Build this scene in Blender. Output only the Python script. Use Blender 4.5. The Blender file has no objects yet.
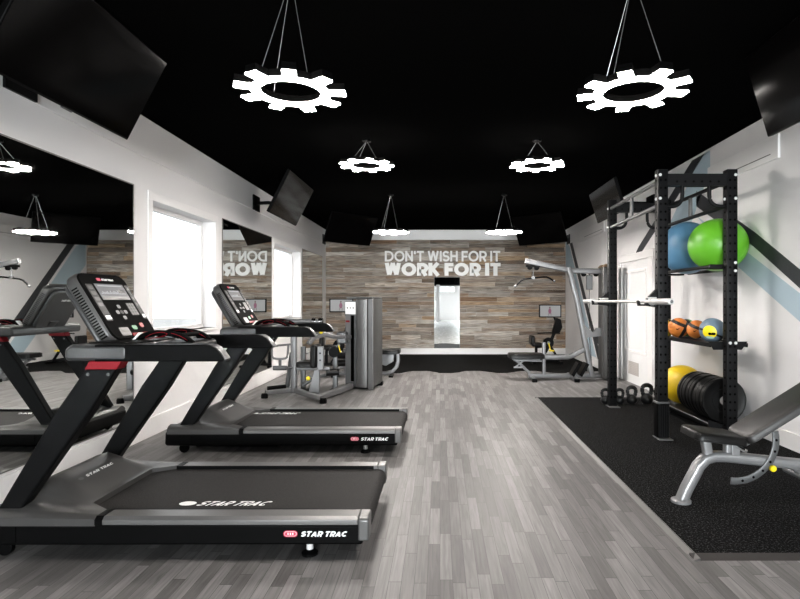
import bpy, bmesh, math, random
from mathutils import Vector, Matrix
random.seed(7)
C = bpy.context.scene.collection
PI = math.pi
ORG = {}            # root object name -> origin its meshes were measured from

# ------------------------------------------------------------------ materials
def nodes_of(m):
    m.use_nodes = True
    nt = m.node_tree
    return nt, nt.nodes, nt.links, nt.nodes['Principled BSDF']

def mat(name, col, rough=0.5, metal=0.0, var=0.06, scale=30.0, bump=0.0, coat=0.0, spec=0.5):
    m = bpy.data.materials.new(name)
    nt, N, L, b = nodes_of(m)
    b.inputs['Base Color'].default_value = (*col, 1)
    b.inputs['Metallic'].default_value = metal
    b.inputs['Specular IOR Level'].default_value = spec
    b.inputs['Coat Weight'].default_value = coat
    tc = N.new('ShaderNodeTexCoord'); no = N.new('ShaderNodeTexNoise')
    no.inputs['Scale'].default_value = scale; no.inputs['Detail'].default_value = 3
    L.new(tc.outputs['Object'], no.inputs['Vector'])
    mr = N.new('ShaderNodeMapRange')
    mr.inputs['To Min'].default_value = max(0.0, rough - var); mr.inputs['To Max'].default_value = min(1.0, rough + var)
    L.new(no.outputs['Fac'], mr.inputs['Value']); L.new(mr.outputs['Result'], b.inputs['Roughness'])
    if bump:
        bp = N.new('ShaderNodeBump'); bp.inputs['Strength'].default_value = bump; bp.inputs['Distance'].default_value = 0.002
        L.new(no.outputs['Fac'], bp.inputs['Height']); L.new(bp.outputs['Normal'], b.inputs['Normal'])
    return m

def emit(name, col, s):
    m = bpy.data.materials.new(name)
    nt, N, L, b = nodes_of(m)
    b.inputs['Base Color'].default_value = (0.02, 0.02, 0.02, 1)
    b.inputs['Emission Color'].default_value = (*col, 1)
    b.inputs['Emission Strength'].default_value = s
    return m

def speckle(name, dark, light, scale, thr, rough=0.85):
    m = bpy.data.materials.new(name)
    nt, N, L, b = nodes_of(m)
    tc = N.new('ShaderNodeTexCoord'); no = N.new('ShaderNodeTexNoise')
    no.inputs['Scale'].default_value = scale; no.inputs['Detail'].default_value = 4; no.inputs['Roughness'].default_value = 0.75
    L.new(tc.outputs['Object'], no.inputs['Vector'])
    cr = N.new('ShaderNodeValToRGB')
    cr.color_ramp.elements[0].position = thr; cr.color_ramp.elements[0].color = (*dark, 1)
    cr.color_ramp.elements[1].position = min(1, thr + 0.22); cr.color_ramp.elements[1].color = (*light, 1)
    L.new(no.outputs['Fac'], cr.inputs['Fac']); L.new(cr.outputs['Color'], b.inputs['Base Color'])
    b.inputs['Roughness'].default_value = rough
    b.inputs['Specular IOR Level'].default_value = 0.05
    bp = N.new('ShaderNodeBump'); bp.inputs['Strength'].default_value = 0.2; bp.inputs['Distance'].default_value = 0.003
    L.new(no.outputs['Fac'], bp.inputs['Height']); L.new(bp.outputs['Normal'], b.inputs['Normal'])
    return m

def floor_material():
    m = bpy.data.materials.new('grey_strip_wood_floor')
    nt, N, L, b = nodes_of(m)
    geo = N.new('ShaderNodeNewGeometry'); sep = N.new('ShaderNodeSeparateXYZ')
    L.new(geo.outputs['Position'], sep.inputs[0])
    def M(op, a, bb=None):
        n = N.new('ShaderNodeMath'); n.operation = op
        for i, v in enumerate((a, bb)):
            if v is None: continue
            if isinstance(v, (int, float)): n.inputs[i].default_value = v
            else: L.new(v, n.inputs[i])
        return n.outputs[0]
    W, LEN = 0.064, 0.55
    u = M('DIVIDE', sep.outputs['X'], W); row = M('FLOOR', u); fu = M('FRACT', u)
    wn = N.new('ShaderNodeTexWhiteNoise'); wn.noise_dimensions = '1D'; L.new(row, wn.inputs['W'])
    v = M('ADD', M('DIVIDE', sep.outputs['Y'], LEN), M('MULTIPLY', wn.outputs['Value'], 13.7))
    col = M('FLOOR', v); fv = M('FRACT', v)
    comb = N.new('ShaderNodeCombineXYZ'); L.new(row, comb.inputs[0]); L.new(col, comb.inputs[1])
    w2 = N.new('ShaderNodeTexWhiteNoise'); w2.noise_dimensions = '2D'; L.new(comb.outputs[0], w2.inputs['Vector'])
    cr = N.new('ShaderNodeValToRGB'); e = cr.color_ramp.elements
    e[0].position = 0.0; e[0].color = (0.092, 0.088, 0.087, 1)
    e[1].position = 1.0; e[1].color = (0.192, 0.186, 0.184, 1)
    k = e.new(0.35); k.color = (0.122, 0.117, 0.1155, 1)
    k = e.new(0.7); k.color = (0.160, 0.1545, 0.153, 1)
    L.new(w2.outputs['Value'], cr.inputs['Fac'])
    # grain, stretched along the boards and shifted per strip
    gx = M('MULTIPLY', sep.outputs['X'], 62.0)
    gy = M('ADD', M('MULTIPLY', sep.outputs['Y'], 3.2), M('MULTIPLY', w2.outputs['Value'], 40.0))
    gc = N.new('ShaderNodeCombineXYZ'); L.new(gx, gc.inputs[0]); L.new(gy, gc.inputs[1])
    no = N.new('ShaderNodeTexNoise'); no.inputs['Scale'].default_value = 1.0; no.inputs['Detail'].default_value = 5
    no.inputs['Distortion'].default_value = 0.7
    L.new(gc.outputs[0], no.inputs['Vector'])
    g = N.new('ShaderNodeMapRange'); g.inputs['From Min'].default_value = 0.3; g.inputs['From Max'].default_value = 0.7
    g.inputs['To Min'].default_value = 0.74; g.inputs['To Max'].default_value = 1.2
    L.new(no.outputs['Fac'], g.inputs['Value'])
    mul = N.new('ShaderNodeMixRGB'); mul.blend_type = 'MULTIPLY'; mul.inputs['Fac'].default_value = 1
    L.new(cr.outputs['Color'], mul.inputs[1]); L.new(g.outputs['Result'], mul.inputs[2])
    # fine joint between strips
    eu = M('MINIMUM', fu, M('SUBTRACT', 1.0, fu)); ev = M('MINIMUM', fv, M('SUBTRACT', 1.0, fv))
    j = M('MULTIPLY', M('GREATER_THAN', eu, 0.02), M('GREATER_THAN', ev, 0.004))
    jm = N.new('ShaderNodeMixRGB'); jm.inputs[1].default_value = (0.055, 0.052, 0.051, 1)
    L.new(j, jm.inputs['Fac']); L.new(mul.outputs[0], jm.inputs[2])
    L.new(jm.outputs[0], b.inputs['Base Color'])
    b.inputs['Roughness'].default_value = 0.45
    b.inputs['Specular IOR Level'].default_value = 0.3
    bp = N.new('ShaderNodeBump'); bp.inputs['Strength'].default_value = 0.12; bp.inputs['Distance'].default_value = 0.002
    L.new(no.outputs['Fac'], bp.inputs['Height']); L.new(bp.outputs['Normal'], b.inputs['Normal'])
    return m

def reclaimed_material():
    m = bpy.data.materials.new('reclaimed_barn_wood')
    nt, N, L, b = nodes_of(m)
    geo = N.new('ShaderNodeNewGeometry'); sep = N.new('ShaderNodeSeparateXYZ')
    L.new(geo.outputs['Position'], sep.inputs[0])
    cr = N.new('ShaderNodeValToRGB'); e = cr.color_ramp.elements
    stops = [(0, (0.105, 0.082, 0.064)), (0.14, (0.21, 0.178, 0.146)), (0.28, (0.29, 0.255, 0.218)), (0.40, (0.165, 0.098, 0.055)),
             (0.5, (0.37, 0.335, 0.295)), (0.62, (0.195, 0.17, 0.146)), (0.72, (0.31, 0.215, 0.132)), (0.84, (0.43, 0.39, 0.345)), (0.94, (0.075, 0.051, 0.035))]
    e[0].position = 0; e[0].color = (*stops[0][1], 1)
    e[1].position = 1.0; e[1].color = (0.25, 0.215, 0.178, 1)
    for p, c in stops[1:]:
        k = e.new(p); k.color = (*c, 1)
    L.new(geo.outputs['Random Per Island'], cr.inputs['Fac'])
    def noise(sx, sz, det, k):
        mx = N.new('ShaderNodeMath'); mx.operation = 'MULTIPLY_ADD'; mx.inputs[1].default_value = sx
        ad = N.new('ShaderNodeMath'); ad.operation = 'MULTIPLY'; ad.inputs[1].default_value = k
        L.new(geo.outputs['Random Per Island'], ad.inputs[0])
        L.new(sep.outputs['X'], mx.inputs[0]); L.new(ad.outputs[0], mx.inputs[2])
        mz = N.new('ShaderNodeMath'); mz.operation = 'MULTIPLY'; mz.inputs[1].default_value = sz; L.new(sep.outputs['Z'], mz.inputs[0])
        cc = N.new('ShaderNodeCombineXYZ'); L.new(mx.outputs[0], cc.inputs[0]); L.new(mz.outputs[0], cc.inputs[1])
        n = N.new('ShaderNodeTexNoise'); n.inputs['Scale'].default_value = 1; n.inputs['Detail'].default_value = det
        L.new(cc.outputs[0], n.inputs['Vector']); return n
    n1 = noise(3.2, 75, 8, 91.0); n2 = noise(1.6, 9, 4, 57.0)
    g = N.new('ShaderNodeMapRange'); g.inputs['From Min'].default_value = 0.28; g.inputs['From Max'].default_value = 0.72
    g.inputs['To Min'].default_value = 0.2; g.inputs['To Max'].default_value = 2.05
    L.new(n1.outputs['Fac'], g.inputs['Value'])
    mu = N.new('ShaderNodeMixRGB'); mu.blend_type = 'MULTIPLY'; mu.inputs[0].default_value = 1
    L.new(cr.outputs['Color'], mu.inputs[1]); L.new(g.outputs['Result'], mu.inputs[2])
    cr2 = N.new('ShaderNodeValToRGB'); cr2.color_ramp.elements[0].position = 0.50; cr2.color_ramp.elements[0].color = (0, 0, 0, 1)
    cr2.color_ramp.elements[1].position = 0.78; cr2.color_ramp.elements[1].color = (0.8, 0.8, 0.8, 1)
    L.new(n2.outputs['Fac'], cr2.inputs['Fac'])
    mi = N.new('ShaderNodeMixRGB'); mi.inputs[2].default_value = (0.19, 0.105, 0.056, 1)
    L.new(cr2.outputs['Color'], mi.inputs[0]); L.new(mu.outputs[0], mi.inputs[1])
    L.new(mi.outputs[0], b.inputs['Base Color']); b.inputs['Roughness'].default_value = 0.8
    bp = N.new('ShaderNodeBump'); bp.inputs['Strength'].default_value = 0.4; bp.inputs['Distance'].default_value = 0.004
    L.new(n1.outputs['Fac'], bp.inputs['Height']); L.new(bp.outputs['Normal'], b.inputs['Normal'])
    return m

def glass_material():
    m = bpy.data.materials.new('window_glass')
    nt, N, L, b = nodes_of(m)
    out = N['Material Output']; N.remove(b)
    t = N.new('ShaderNodeBsdfTransparent'); t.inputs[0].default_value = (0.95, 0.97, 0.97, 1)
    g = N.new('ShaderNodeBsdfGlossy'); g.inputs['Roughness'].default_value = 0.02
    lw = N.new('ShaderNodeLayerWeight'); lw.inputs[0].default_value = 0.08
    fr = N.new('ShaderNodeMath'); fr.operation = 'MULTIPLY'; fr.inputs[1].default_value = 0.5; L.new(lw.outputs['Facing'], fr.inputs[0])
    mx = N.new('ShaderNodeMixShader')
    L.new(fr.outputs[0], mx.inputs[0]); L.new(t.outputs[0], mx.inputs[1]); L.new(g.outputs[0], mx.inputs[2])
    L.new(mx.outputs[0], out.inputs[0])
    return m

def banded_ball(name, base, band, n1, n2, w=0.16):
    """a ball of one colour with two bands round it"""
    m = bpy.data.materials.new(name)
    nt, N, L, b = nodes_of(m)
    tc = N.new('ShaderNodeTexCoord'); nz = N.new('ShaderNodeVectorMath'); nz.operation = 'NORMALIZE'
    L.new(tc.outputs['Object'], nz.inputs[0])
    facs = []
    for n, off in (n1, n2):
        d = N.new('ShaderNodeVectorMath'); d.operation = 'DOT_PRODUCT'; d.inputs[1].default_value = Vector(n).normalized()
        L.new(nz.outputs[0], d.inputs[0])
        a = N.new('ShaderNodeMath'); a.operation = 'SUBTRACT'; a.inputs[1].default_value = off; L.new(d.outputs['Value'], a.inputs[0])
        ab = N.new('ShaderNodeMath'); ab.operation = 'ABSOLUTE'; L.new(a.outputs[0], ab.inputs[0])
        lt = N.new('ShaderNodeMath'); lt.operation = 'LESS_THAN'; lt.inputs[1].default_value = w; L.new(ab.outputs[0], lt.inputs[0])
        facs.append(lt.outputs[0])
    mx = N.new('ShaderNodeMath'); mx.operation = 'MAXIMUM'; L.new(facs[0], mx.inputs[0]); L.new(facs[1], mx.inputs[1])
    mi = N.new('ShaderNodeMixRGB'); mi.inputs[1].default_value = (*base, 1); mi.inputs[2].default_value = (*band, 1)
    L.new(mx.outputs[0], mi.inputs[0]); L.new(mi.outputs[0], b.inputs['Base Color'])
    b.inputs['Roughness'].default_value = 0.5
    return m

M = {}
M['wall'] = mat('white_wall_paint', (0.80, 0.785, 0.785), 0.6, var=0.05, scale=6)
M['trim'] = mat('white_trim_paint', (0.84, 0.825, 0.82), 0.42)
M['ceil'] = mat('black_ceiling_paint', (0.0025, 0.0025, 0.0025), 0.95, spec=0.0)
M['floor'] = floor_material()
M['planks'] = reclaimed_material()
M['glass'] = glass_material()
M['mirror'] = mat('silvered_mirror', (0.86, 0.88, 0.87), 0.012, 1.0, var=0.004)
M['mirror_edge'] = mat('mirror_polished_edge', (0.16, 0.15, 0.14), 0.45, 0.2)
M['rubber'] = speckle('speckled_black_rubber', (0.0006, 0.0006, 0.0007), (0.17, 0.17, 0.175), 85, 0.54)
M['rubber2'] = speckle('speckled_charcoal_rubber', (0.003, 0.003, 0.003), (0.03, 0.03, 0.03), 60, 0.52)
M['edge_rubber'] = mat('black_rubber_ramp', (0.016, 0.013, 0.012), 0.6)
M['edge_metal'] = mat('dull_metal_ramp', (0.085, 0.082, 0.08), 0.45, 0.3)
M['black'] = mat('black_plastic', (0.0018, 0.0018, 0.0019), 0.42, bump=0.05, scale=200, spec=0.06)
M['satin'] = mat('satin_black_powder_coat', (0.0028, 0.0028, 0.003), 0.42, bump=0.1, scale=300, spec=0.07)
M['rack'] = mat('charcoal_black_powder_coat', (0.0055, 0.0055, 0.006), 0.45, bump=0.1, scale=300, spec=0.13)
M['gloss'] = mat('gloss_black_panel', (0.0018, 0.0018, 0.0018), 0.7, var=0.03, spec=0.03)
M['screen_off'] = mat('dark_screen_glass', (0.0018, 0.0016, 0.0016), 0.10, var=0.02, spec=0.06)
M['charcoal'] = mat('charcoal_plastic', (0.058, 0.056, 0.055), 0.36, 0.3, bump=0.05, scale=150)
M['gunmetal'] = mat('gunmetal_plastic', (0.12, 0.118, 0.117), 0.36, 0.5)
M['dkplastic'] = mat('dark_grey_plastic', (0.03, 0.03, 0.031), 0.36)
M['railgrey'] = mat('brushed_grey_metal', (0.15, 0.147, 0.145), 0.38, 0.6, scale=80)
M['belt'] = speckle('running_belt_fabric', (0.013, 0.0125, 0.0125), (0.042, 0.040, 0.039), 160, 0.42, 0.6)
M['red'] = mat('red_plastic', (0.20, 0.004, 0.010), 0.45, spec=0.2)
M['pink'] = mat('crimson_badge', (0.55, 0.03, 0.08), 0.45)
M['white'] = mat('white_print', (0.85, 0.85, 0.85), 0.5)
M['sign'] = mat('white_sign_acrylic', (0.92, 0.90, 0.88), 0.4)
M['greenb'] = mat('green_button', (0.10, 0.26, 0.14), 0.4)
M['redb'] = mat('red_button', (0.34, 0.06, 0.06), 0.4)
M['button'] = mat('grey_button', (0.10, 0.10, 0.10), 0.4)
M['dkbutton'] = mat('dark_button_strip', (0.018, 0.018, 0.019), 0.4, spec=0.2)
M['chrome'] = mat('polished_chrome', (0.78, 0.78, 0.78), 0.14, 1.0, var=0.05)
M['silver'] = mat('silver_powder_coat', (0.175, 0.175, 0.179), 0.36, 0.5)
M['brightsilver'] = mat('bright_silver_powder_coat', (0.25, 0.25, 0.255), 0.34, 0.5)
M['barsteel'] = mat('satin_bar_steel', (0.62, 0.61, 0.60), 0.35, 0.35)
M['dksilver'] = mat('grey_powder_coat', (0.115, 0.117, 0.12), 0.38, 0.5)
M['shroud'] = mat('grey_shroud_plastic', (0.07, 0.07, 0.069), 0.4, 0.3)
M['vinyl'] = mat('black_vinyl', (0.003, 0.0028, 0.0028), 0.36, spec=0.2, bump=0.2, scale=120)
M['vinylback'] = mat('dark_grey_vinyl', (0.014, 0.0128, 0.0128), 0.42, bump=0.2, scale=120)
M['yellow'] = mat('yellow_plastic', (0.85, 0.66, 0.01), 0.4)
M['bolt'] = mat('zinc_bolt', (0.88, 0.88, 0.88), 0.32, 0.35)
M['hole'] = mat('hole_shadow_black', (0.001, 0.001, 0.001), 0.9, spec=0.0)
M['iron'] = mat('cast_iron_black', (0.006, 0.006, 0.0065), 0.36, bump=0.3, scale=160, spec=0.3)
M['bumper'] = mat('bumper_rubber', (0.003, 0.003, 0.003), 0.36, bump=0.1, scale=120, spec=0.25)
M['gball'] = mat('lime_green_vinyl', (0.115, 0.40, 0.022), 0.36, var=0.03)
M['bball'] = mat('steel_blue_vinyl', (0.075, 0.185, 0.30), 0.38, var=0.03)
M['yball'] = mat('mustard_yellow_vinyl', (0.70, 0.47, 0.012), 0.42, var=0.03)
M['obl1'] = banded_ball('orange_ball_rubber', (0.62, 0.19, 0.03), (0.008, 0.008, 0.008), ((0.35, -0.2, 0.9), 0.45), ((0.85, -0.3, -0.45), 0.55))
M['obl2'] = banded_ball('orange_ball_rubber_small', (0.60, 0.19, 0.035), (0.008, 0.008, 0.008), ((0.2, -0.3, 0.9), 0.4), ((0.9, 0.3, -0.2), 0.1))
M['grnb'] = banded_ball('green_ball_rubber', (0.07, 0.23, 0.06), (0.008, 0.008, 0.008), ((0.1, -0.4, 0.9), 0.2), ((0.9, 0.1, 0.2), 0.0))
M['yelb'] = banded_ball('yellow_ball_rubber', (0.65, 0.45, 0.03), (0.008, 0.008, 0.008), ((0.3, -0.3, 0.9), 0.2), ((0.9, 0.1, 0.3), 0.3))
M['gryb'] = banded_ball('slate_ball_rubber', (0.13, 0.19, 0.25), (0.008, 0.008, 0.008), ((0.35, -0.1, 0.9), -0.25), ((0.9, -0.1, -0.5), 0.7), 0.08)
M['mint'] = mat('mint_print', (0.42, 0.62, 0.48), 0.5)
M['navy'] = mat('charcoal_mural_paint', (0.030, 0.033, 0.038), 0.6)
M['sky'] = mat('pale_blue_mural_paint', (0.43, 0.545, 0.615), 0.6)
M['cord'] = mat('steel_cable', (0.55, 0.55, 0.55), 0.35, 0.8)
GEARS = [emit('warm_white_diffuser', (1.0, 0.94, 0.885), k) for k in (80.0, 110.0, 200.0)]
M['lcd'] = emit('console_lcd', (0.30, 0.31, 0.34), 0.24)
M['lcd_light'] = emit('lcd_bright_field', (0.55, 0.57, 0.60), 0.45)
M['lcd_dark'] = mat('lcd_dark_field', (0.02, 0.02, 0.022), 0.3)
M['video'] = emit('lit_video_screen', (0.50, 0.50, 0.50), 0.33)
M['skin'] = emit('video_skin_tone', (0.12, 0.07, 0.06), 0.5)
M['vshirt'] = emit('video_purple_shirt', (0.22, 0.03, 0.10), 0.5)
M['cable'] = mat('black_cable', (0.01, 0.01, 0.01), 0.5)
M['ground'] = mat('pale_concrete', (0.24, 0.24, 0.24), 0.9)
M['brown'] = mat('bronze_cap', (0.16, 0.105, 0.06), 0.5)
M['vent'] = mat('taupe_grille_paint', (0.46, 0.43, 0.41), 0.6)
M['door'] = mat('white_door_paint', (0.80, 0.80, 0.80), 0.4)

# ------------------------------------------------------------------ mesh helpers
def B(): return bmesh.new()

def box(bm, x0, x1, y0, y1, z0, z1):
    vs = [bm.verts.new((x, y, z)) for z in (z0, z1) for y in (y0, y1) for x in (x0, x1)]
    for f in ((0, 2, 3, 1), (4, 5, 7, 6), (0, 1, 5, 4), (2, 6, 7, 3), (0, 4, 6, 2), (1, 3, 7, 5)):
        bm.faces.new([vs[i] for i in f])
    return bm

def prism(bm, poly, axis, a, b):
    """polygon in the plane across `axis`: 'y' takes (x,z), 'x' takes (y,z), 'z' takes (x,y)"""
    def p(u, v, t):
        return {'y': (u, t, v), 'x': (t, u, v), 'z': (u, v, t)}[axis]
    A = [bm.verts.new(p(u, v, a)) for u, v in poly]; Bv = [bm.verts.new(p(u, v, b)) for u, v in poly]
    n = len(poly); fs = [bm.faces.new(A), bm.faces.new(list(reversed(Bv)))]
    for i in range(n):
        fs.append(bm.faces.new([A[i], Bv[i], Bv[(i + 1) % n], A[(i + 1) % n]]))
    bmesh.ops.recalc_face_normals(bm, faces=fs)
    return bm

def circ(r, n=16):
    return [(r * math.cos(2 * PI * i / n), r * math.sin(2 * PI * i / n)) for i in range(n)]

def rrect(w, h, r, k=3):
    pts = []
    for cx, cy, a0 in ((w / 2 - r, h / 2 - r, 0), (-w / 2 + r, h / 2 - r, 90), (-w / 2 + r, -h / 2 + r, 180), (w / 2 - r, -h / 2 + r, 270)):
        for i in range(k + 1):
            a = math.radians(a0 + 90 * i / k); pts.append((cx + r * math.cos(a), cy + r * math.sin(a)))
    return pts

def sweep(bm, pts, prof, up=(0, 0, 1), caps=True, smooth=0, closed=False):
    pts = [Vector(p) for p in pts]
    for _ in range(smooth):                       # Chaikin corner cutting
        q = [pts[0]]
        for a, b in zip(pts[:-1], pts[1:]):
            q += [a * 0.75 + b * 0.25, a * 0.25 + b * 0.75]
        q.append(pts[-1]); pts = q
    n = len(pts); rings = []; up = Vector(up)
    for i, p in enumerate(pts):
        if closed: t = pts[(i + 1) % n] - pts[i - 1]
        else: t = pts[min(i + 1, n - 1)] - pts[max(i - 1, 0)]
        t.normalize()
        u = up
        if abs(t.dot(u)) > 0.97: u = Vector((0, 1, 0)) if abs(t.y) < 0.9 else Vector((1, 0, 0))
        s = t.cross(u).normalized(); w = s.cross(t).normalized()
        sc = 1.0
        if not closed and 0 < i < n - 1:
            a = (pts[i] - pts[i - 1]).normalized(); c = (pts[i + 1] - pts[i]).normalized()
            sc = 1.0 / max(0.5, math.sqrt(max(0.0, (1 + a.dot(c)) / 2)))
        rings.append([bm.verts.new(p + s * (x * 1.0) + w * (y * sc)) for x, y in prof])
    m = len(prof); fs = []
    for i in range(n if closed else n - 1):
        a = rings[i]; b = rings[(i + 1) % n]
        for j in range(m):
            fs.append(bm.faces.new([a[j], a[(j + 1) % m], b[(j + 1) % m], b[j]]))
    if caps and not closed:
        fs.append(bm.faces.new(list(reversed(rings[0])))); fs.append(bm.faces.new(rings[-1]))
    bmesh.ops.recalc_face_normals(bm, faces=fs)
    return bm

def tube(bm, pts, r, n=12, smooth=0, closed=False):
    return sweep(bm, pts, circ(r, n), smooth=smooth, closed=closed)

def lathe(bm, prof, c, axis='z', n=32):
    """profile of (radius, height along axis)"""
    c = Vector(c); rings = []
    def P(r, h, a):
        x, y = r * math.cos(a), r * math.sin(a)
        return c + Vector({'z': (x, y, h), 'y': (x, h, y), 'x': (h, x, y)}[axis])
    fs = []
    for r, h in prof:
        if r < 1e-6: rings.append([bm.verts.new(P(0, h, 0))])
        else: rings.append([bm.verts.new(P(r, h, 2 * PI * i / n)) for i in range(n)])
    for a, b in zip(rings[:-1], rings[1:]):
        for i in range(n):
            q = [a[i % len(a)], a[(i + 1) % len(a)], b[(i + 1) % len(b)], b[i % len(b)]]
            u = []
            for v in q:
                if v not in u: u.append(v)
            if len(u) > 2: fs.append(bm.faces.new(u))
    for ring, rev in ((rings[0], True), (rings[-1], False)):
        if len(ring) > 1: fs.append(bm.faces.new(list(reversed(ring)) if rev else ring))
    bmesh.ops.recalc_face_normals(bm, faces=fs)
    return bm

def cyl(bm, c, r, h0, h1, axis='z', n=20):
    return lathe(bm, [(r, h0), (r, h1)], c, axis, n)

def ball(bm, c, rx, ry=None, rz=None, u=32, v=18):
    ry = ry or rx; rz = rz or rx
    r = bmesh.ops.create_uvsphere(bm, u_segments=u, v_segments=v, radius=1)
    for q in r['verts']: q.co = Vector((q.co.x * rx + c[0], q.co.y * ry + c[1], q.co.z * rz + c[2]))
    return bm

def O(name, bm, m, parent=None, bevel=0.0, seg=2, origin=None, sharp=35):
    me = bpy.data.meshes.new(name)
    org = Vector((0, 0, 0))
    if parent is not None: org = ORG.get(parent.name, Vector((0, 0, 0)))
    elif origin is not None: org = Vector(origin)
    if org.length: bmesh.ops.translate(bm, verts=bm.verts, vec=-org)
    bm.to_mesh(me); bm.free()
    for p in me.polygons: p.use_smooth = True
    me.set_sharp_from_angle(angle=math.radians(sharp))
    me.materials.append(M[m] if isinstance(m, str) else m)
    o = bpy.data.objects.new(name, me); C.objects.link(o)
    if parent is not None:
        o.parent = parent; ORG[o.name] = org
    else:
        o.location = org; ORG[o.name] = org
    if bevel:
        md = o.modifiers.new('bevel', 'BEVEL'); md.width = bevel; md.segments = seg; md.limit_method = 'ANGLE'; md.angle_limit = math.radians(40)
    return o

def tag(o, label=None, cat=None, group=None, kind=None):
    if label: o['label'] = label
    if cat: o['category'] = cat
    if group: o['group'] = group
    if kind: o['kind'] = kind
    return o

def root(name, loc, label, cat, group=None):
    o = bpy.data.objects.new(name, None); C.objects.link(o); o.location = loc; o.empty_display_size = 0.1
    ORG[o.name] = Vector(loc)
    return tag(o, label, cat, group)

def dup(o, parent=None):
    c = o.copy(); C.objects.link(c)
    if parent is not None: c.parent = parent
    for ch in list(o.children): dup(ch, c)
    return c

# ---- a small stroke alphabet for the lettering (unit cap height, geometric sans) ----
def arc(cx, cy, rx, ry, a0, a1, n=14):
    return [(cx + rx * math.cos(math.radians(a0 + (a1 - a0) * i / n)), cy + ry * math.sin(math.radians(a0 + (a1 - a0) * i / n))) for i in range(n + 1)]

def glyph(ch, t):
    """list of (polyline, closed) with pen width t, and the advance width"""
    h = t / 2; T = 1 - h
    if ch == 'D': return [([(h, h), (h, T), (0.34, T)] + arc(0.34, 0.5, 0.40, 0.5 - h, 90, -90)[1:] , True)], 0.74 + h
    if ch == 'O': return [(arc(0.45, 0.5, 0.45 - h + 0.03, 0.5 - h + 0.01, 0, 360, 28)[:-1], True)], 0.90
    if ch == 'N': return [([(h, 0), (h, 1)], False), ([(h, T), (0.72 - h, h)], False), ([(0.72 - h, 0), (0.72 - h, 1)], False)], 0.72
    if ch == "'": return [([(h, 1), (h, 0.68)], False)], t
    if ch == 'T': return [([(0, T), (0.66, T)], False), ([(0.33, 0), (0.33, T)], False)], 0.66
    if ch == 'W': return [([(h, 1), (0.29, h * 0.6)], False), ([(0.29, h * 0.6), (0.52, 1)], False), ([(0.52, 1), (0.75, h * 0.6)], False), ([(0.75, h * 0.6), (1.04 - h, 1)], False)], 1.04
    if ch == 'I': return [([(h, 0), (h, 1)], False)], t
    if ch == 'S': return [(arc(0.31, 0.5 + (0.5 - h) / 2, 0.27 - h * 0.4, (0.5 - h) / 2, 25, 270, 14) + arc(0.31, 0.5 - (0.5 - h) / 2, 0.29 - h * 0.4, (0.5 - h) / 2, 90, -155, 14)[1:], False)], 0.62
    if ch == 'H': return [([(h, 0), (h, 1)], False), ([(0.70 - h, 0), (0.70 - h, 1)], False), ([(h, 0.5), (0.70 - h, 0.5)], False)], 0.70
    if ch == 'F': return [([(h, 0), (h, 1)], False), ([(h, T), (0.58, T)], False), ([(h, 0.47), (0.53, 0.47)], False)], 0.58
    if ch == 'R': return [([(h, 0), (h, T), (0.36, T)] + arc(0.36, T - 0.255, 0.245, 0.255, 90, -90)[1:] + [(h, T - 0.51)], False), ([(0.34, 0.45), (0.62 - h * 0.4, 0)], False)], 0.66
    if ch == 'K': return [([(h, 0), (h, 1)], False), ([(0.66 - h * 0.3, 1), (h + 0.05, 0.42)], False), ([(0.24, 0.58), (0.68 - h * 0.3, 0)], False)], 0.70
    if ch == 'A': return [([(0.02 + h * 0.5, 0), (0.38, T)], False), ([(0.38, T), (0.74 - h * 0.5, 0)], False), ([(0.2, 0.28), (0.56, 0.28)], False)], 0.76
    if ch == 'C': return [(arc(0.42, 0.5, 0.42 - h, 0.5 - h, 45, 315, 18), False)], 0.72
    return [], 0.34

def ribbon(bm, line, closed, t, f, z0, z1):
    """flat pen stroke as a solid of its own; f maps (x,y,z) to the place it stands"""
    n = len(line); Ls, Rs = [], []
    P = [Vector((x, y)) for x, y in line]
    for i in range(n):
        if closed: a = (P[i] - P[i - 1]); b = (P[(i + 1) % n] - P[i])
        else: a = (P[i] - P[i - 1]) if i else (P[1] - P[0]); b = (P[i + 1] - P[i]) if i < n - 1 else (P[-1] - P[-2])
        if a.length < 1e-6: a = b
        if b.length < 1e-6: b = a
        a.normalize(); b.normalize()
        na = Vector((-a.y, a.x)); nb = Vector((-b.y, b.x)); m = (na + nb)
        m = m.normalized() if m.length > 1e-4 else na
        k = min(1.6, 1.0 / max(0.3, m.dot(na)))
        Ls.append(P[i] + m * (t / 2 * k)); Rs.append(P[i] - m * (t / 2 * k))
    V = [[bm.verts.new(f(q.x, q.y, z)) for q in S] for z in (z0, z1) for S in (Ls, Rs)]
    fs = []
    rng = range(n if closed else n - 1)
    for i in rng:
        j = (i + 1) % n
        l0, r0, l1, r1 = V
        fs += [bm.faces.new([l1[i], l1[j], r1[j], r1[i]]), bm.faces.new([l0[i], r0[i], r0[j], l0[j]]),
               bm.faces.new([l0[i], l0[j], l1[j], l1[i]]), bm.faces.new([r0[i], r1[i], r1[j], r0[j]])]
    if not closed:
        l0, r0, l1, r1 = V
        fs += [bm.faces.new([l0[0], l1[0], r1[0], r0[0]]), bm.faces.new([l0[-1], r0[-1], r1[-1], l1[-1]])]
    bmesh.ops.recalc_face_normals(bm, faces=fs)

def text_layout(s, t, gap, space=0.34):
    x = 0; out = []
    for ch in s:
        g, w = glyph(ch, t)
        if ch == ' ': x += space; continue
        out.append((x, g, ch)); x += w + gap
    return out, x - gap

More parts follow.
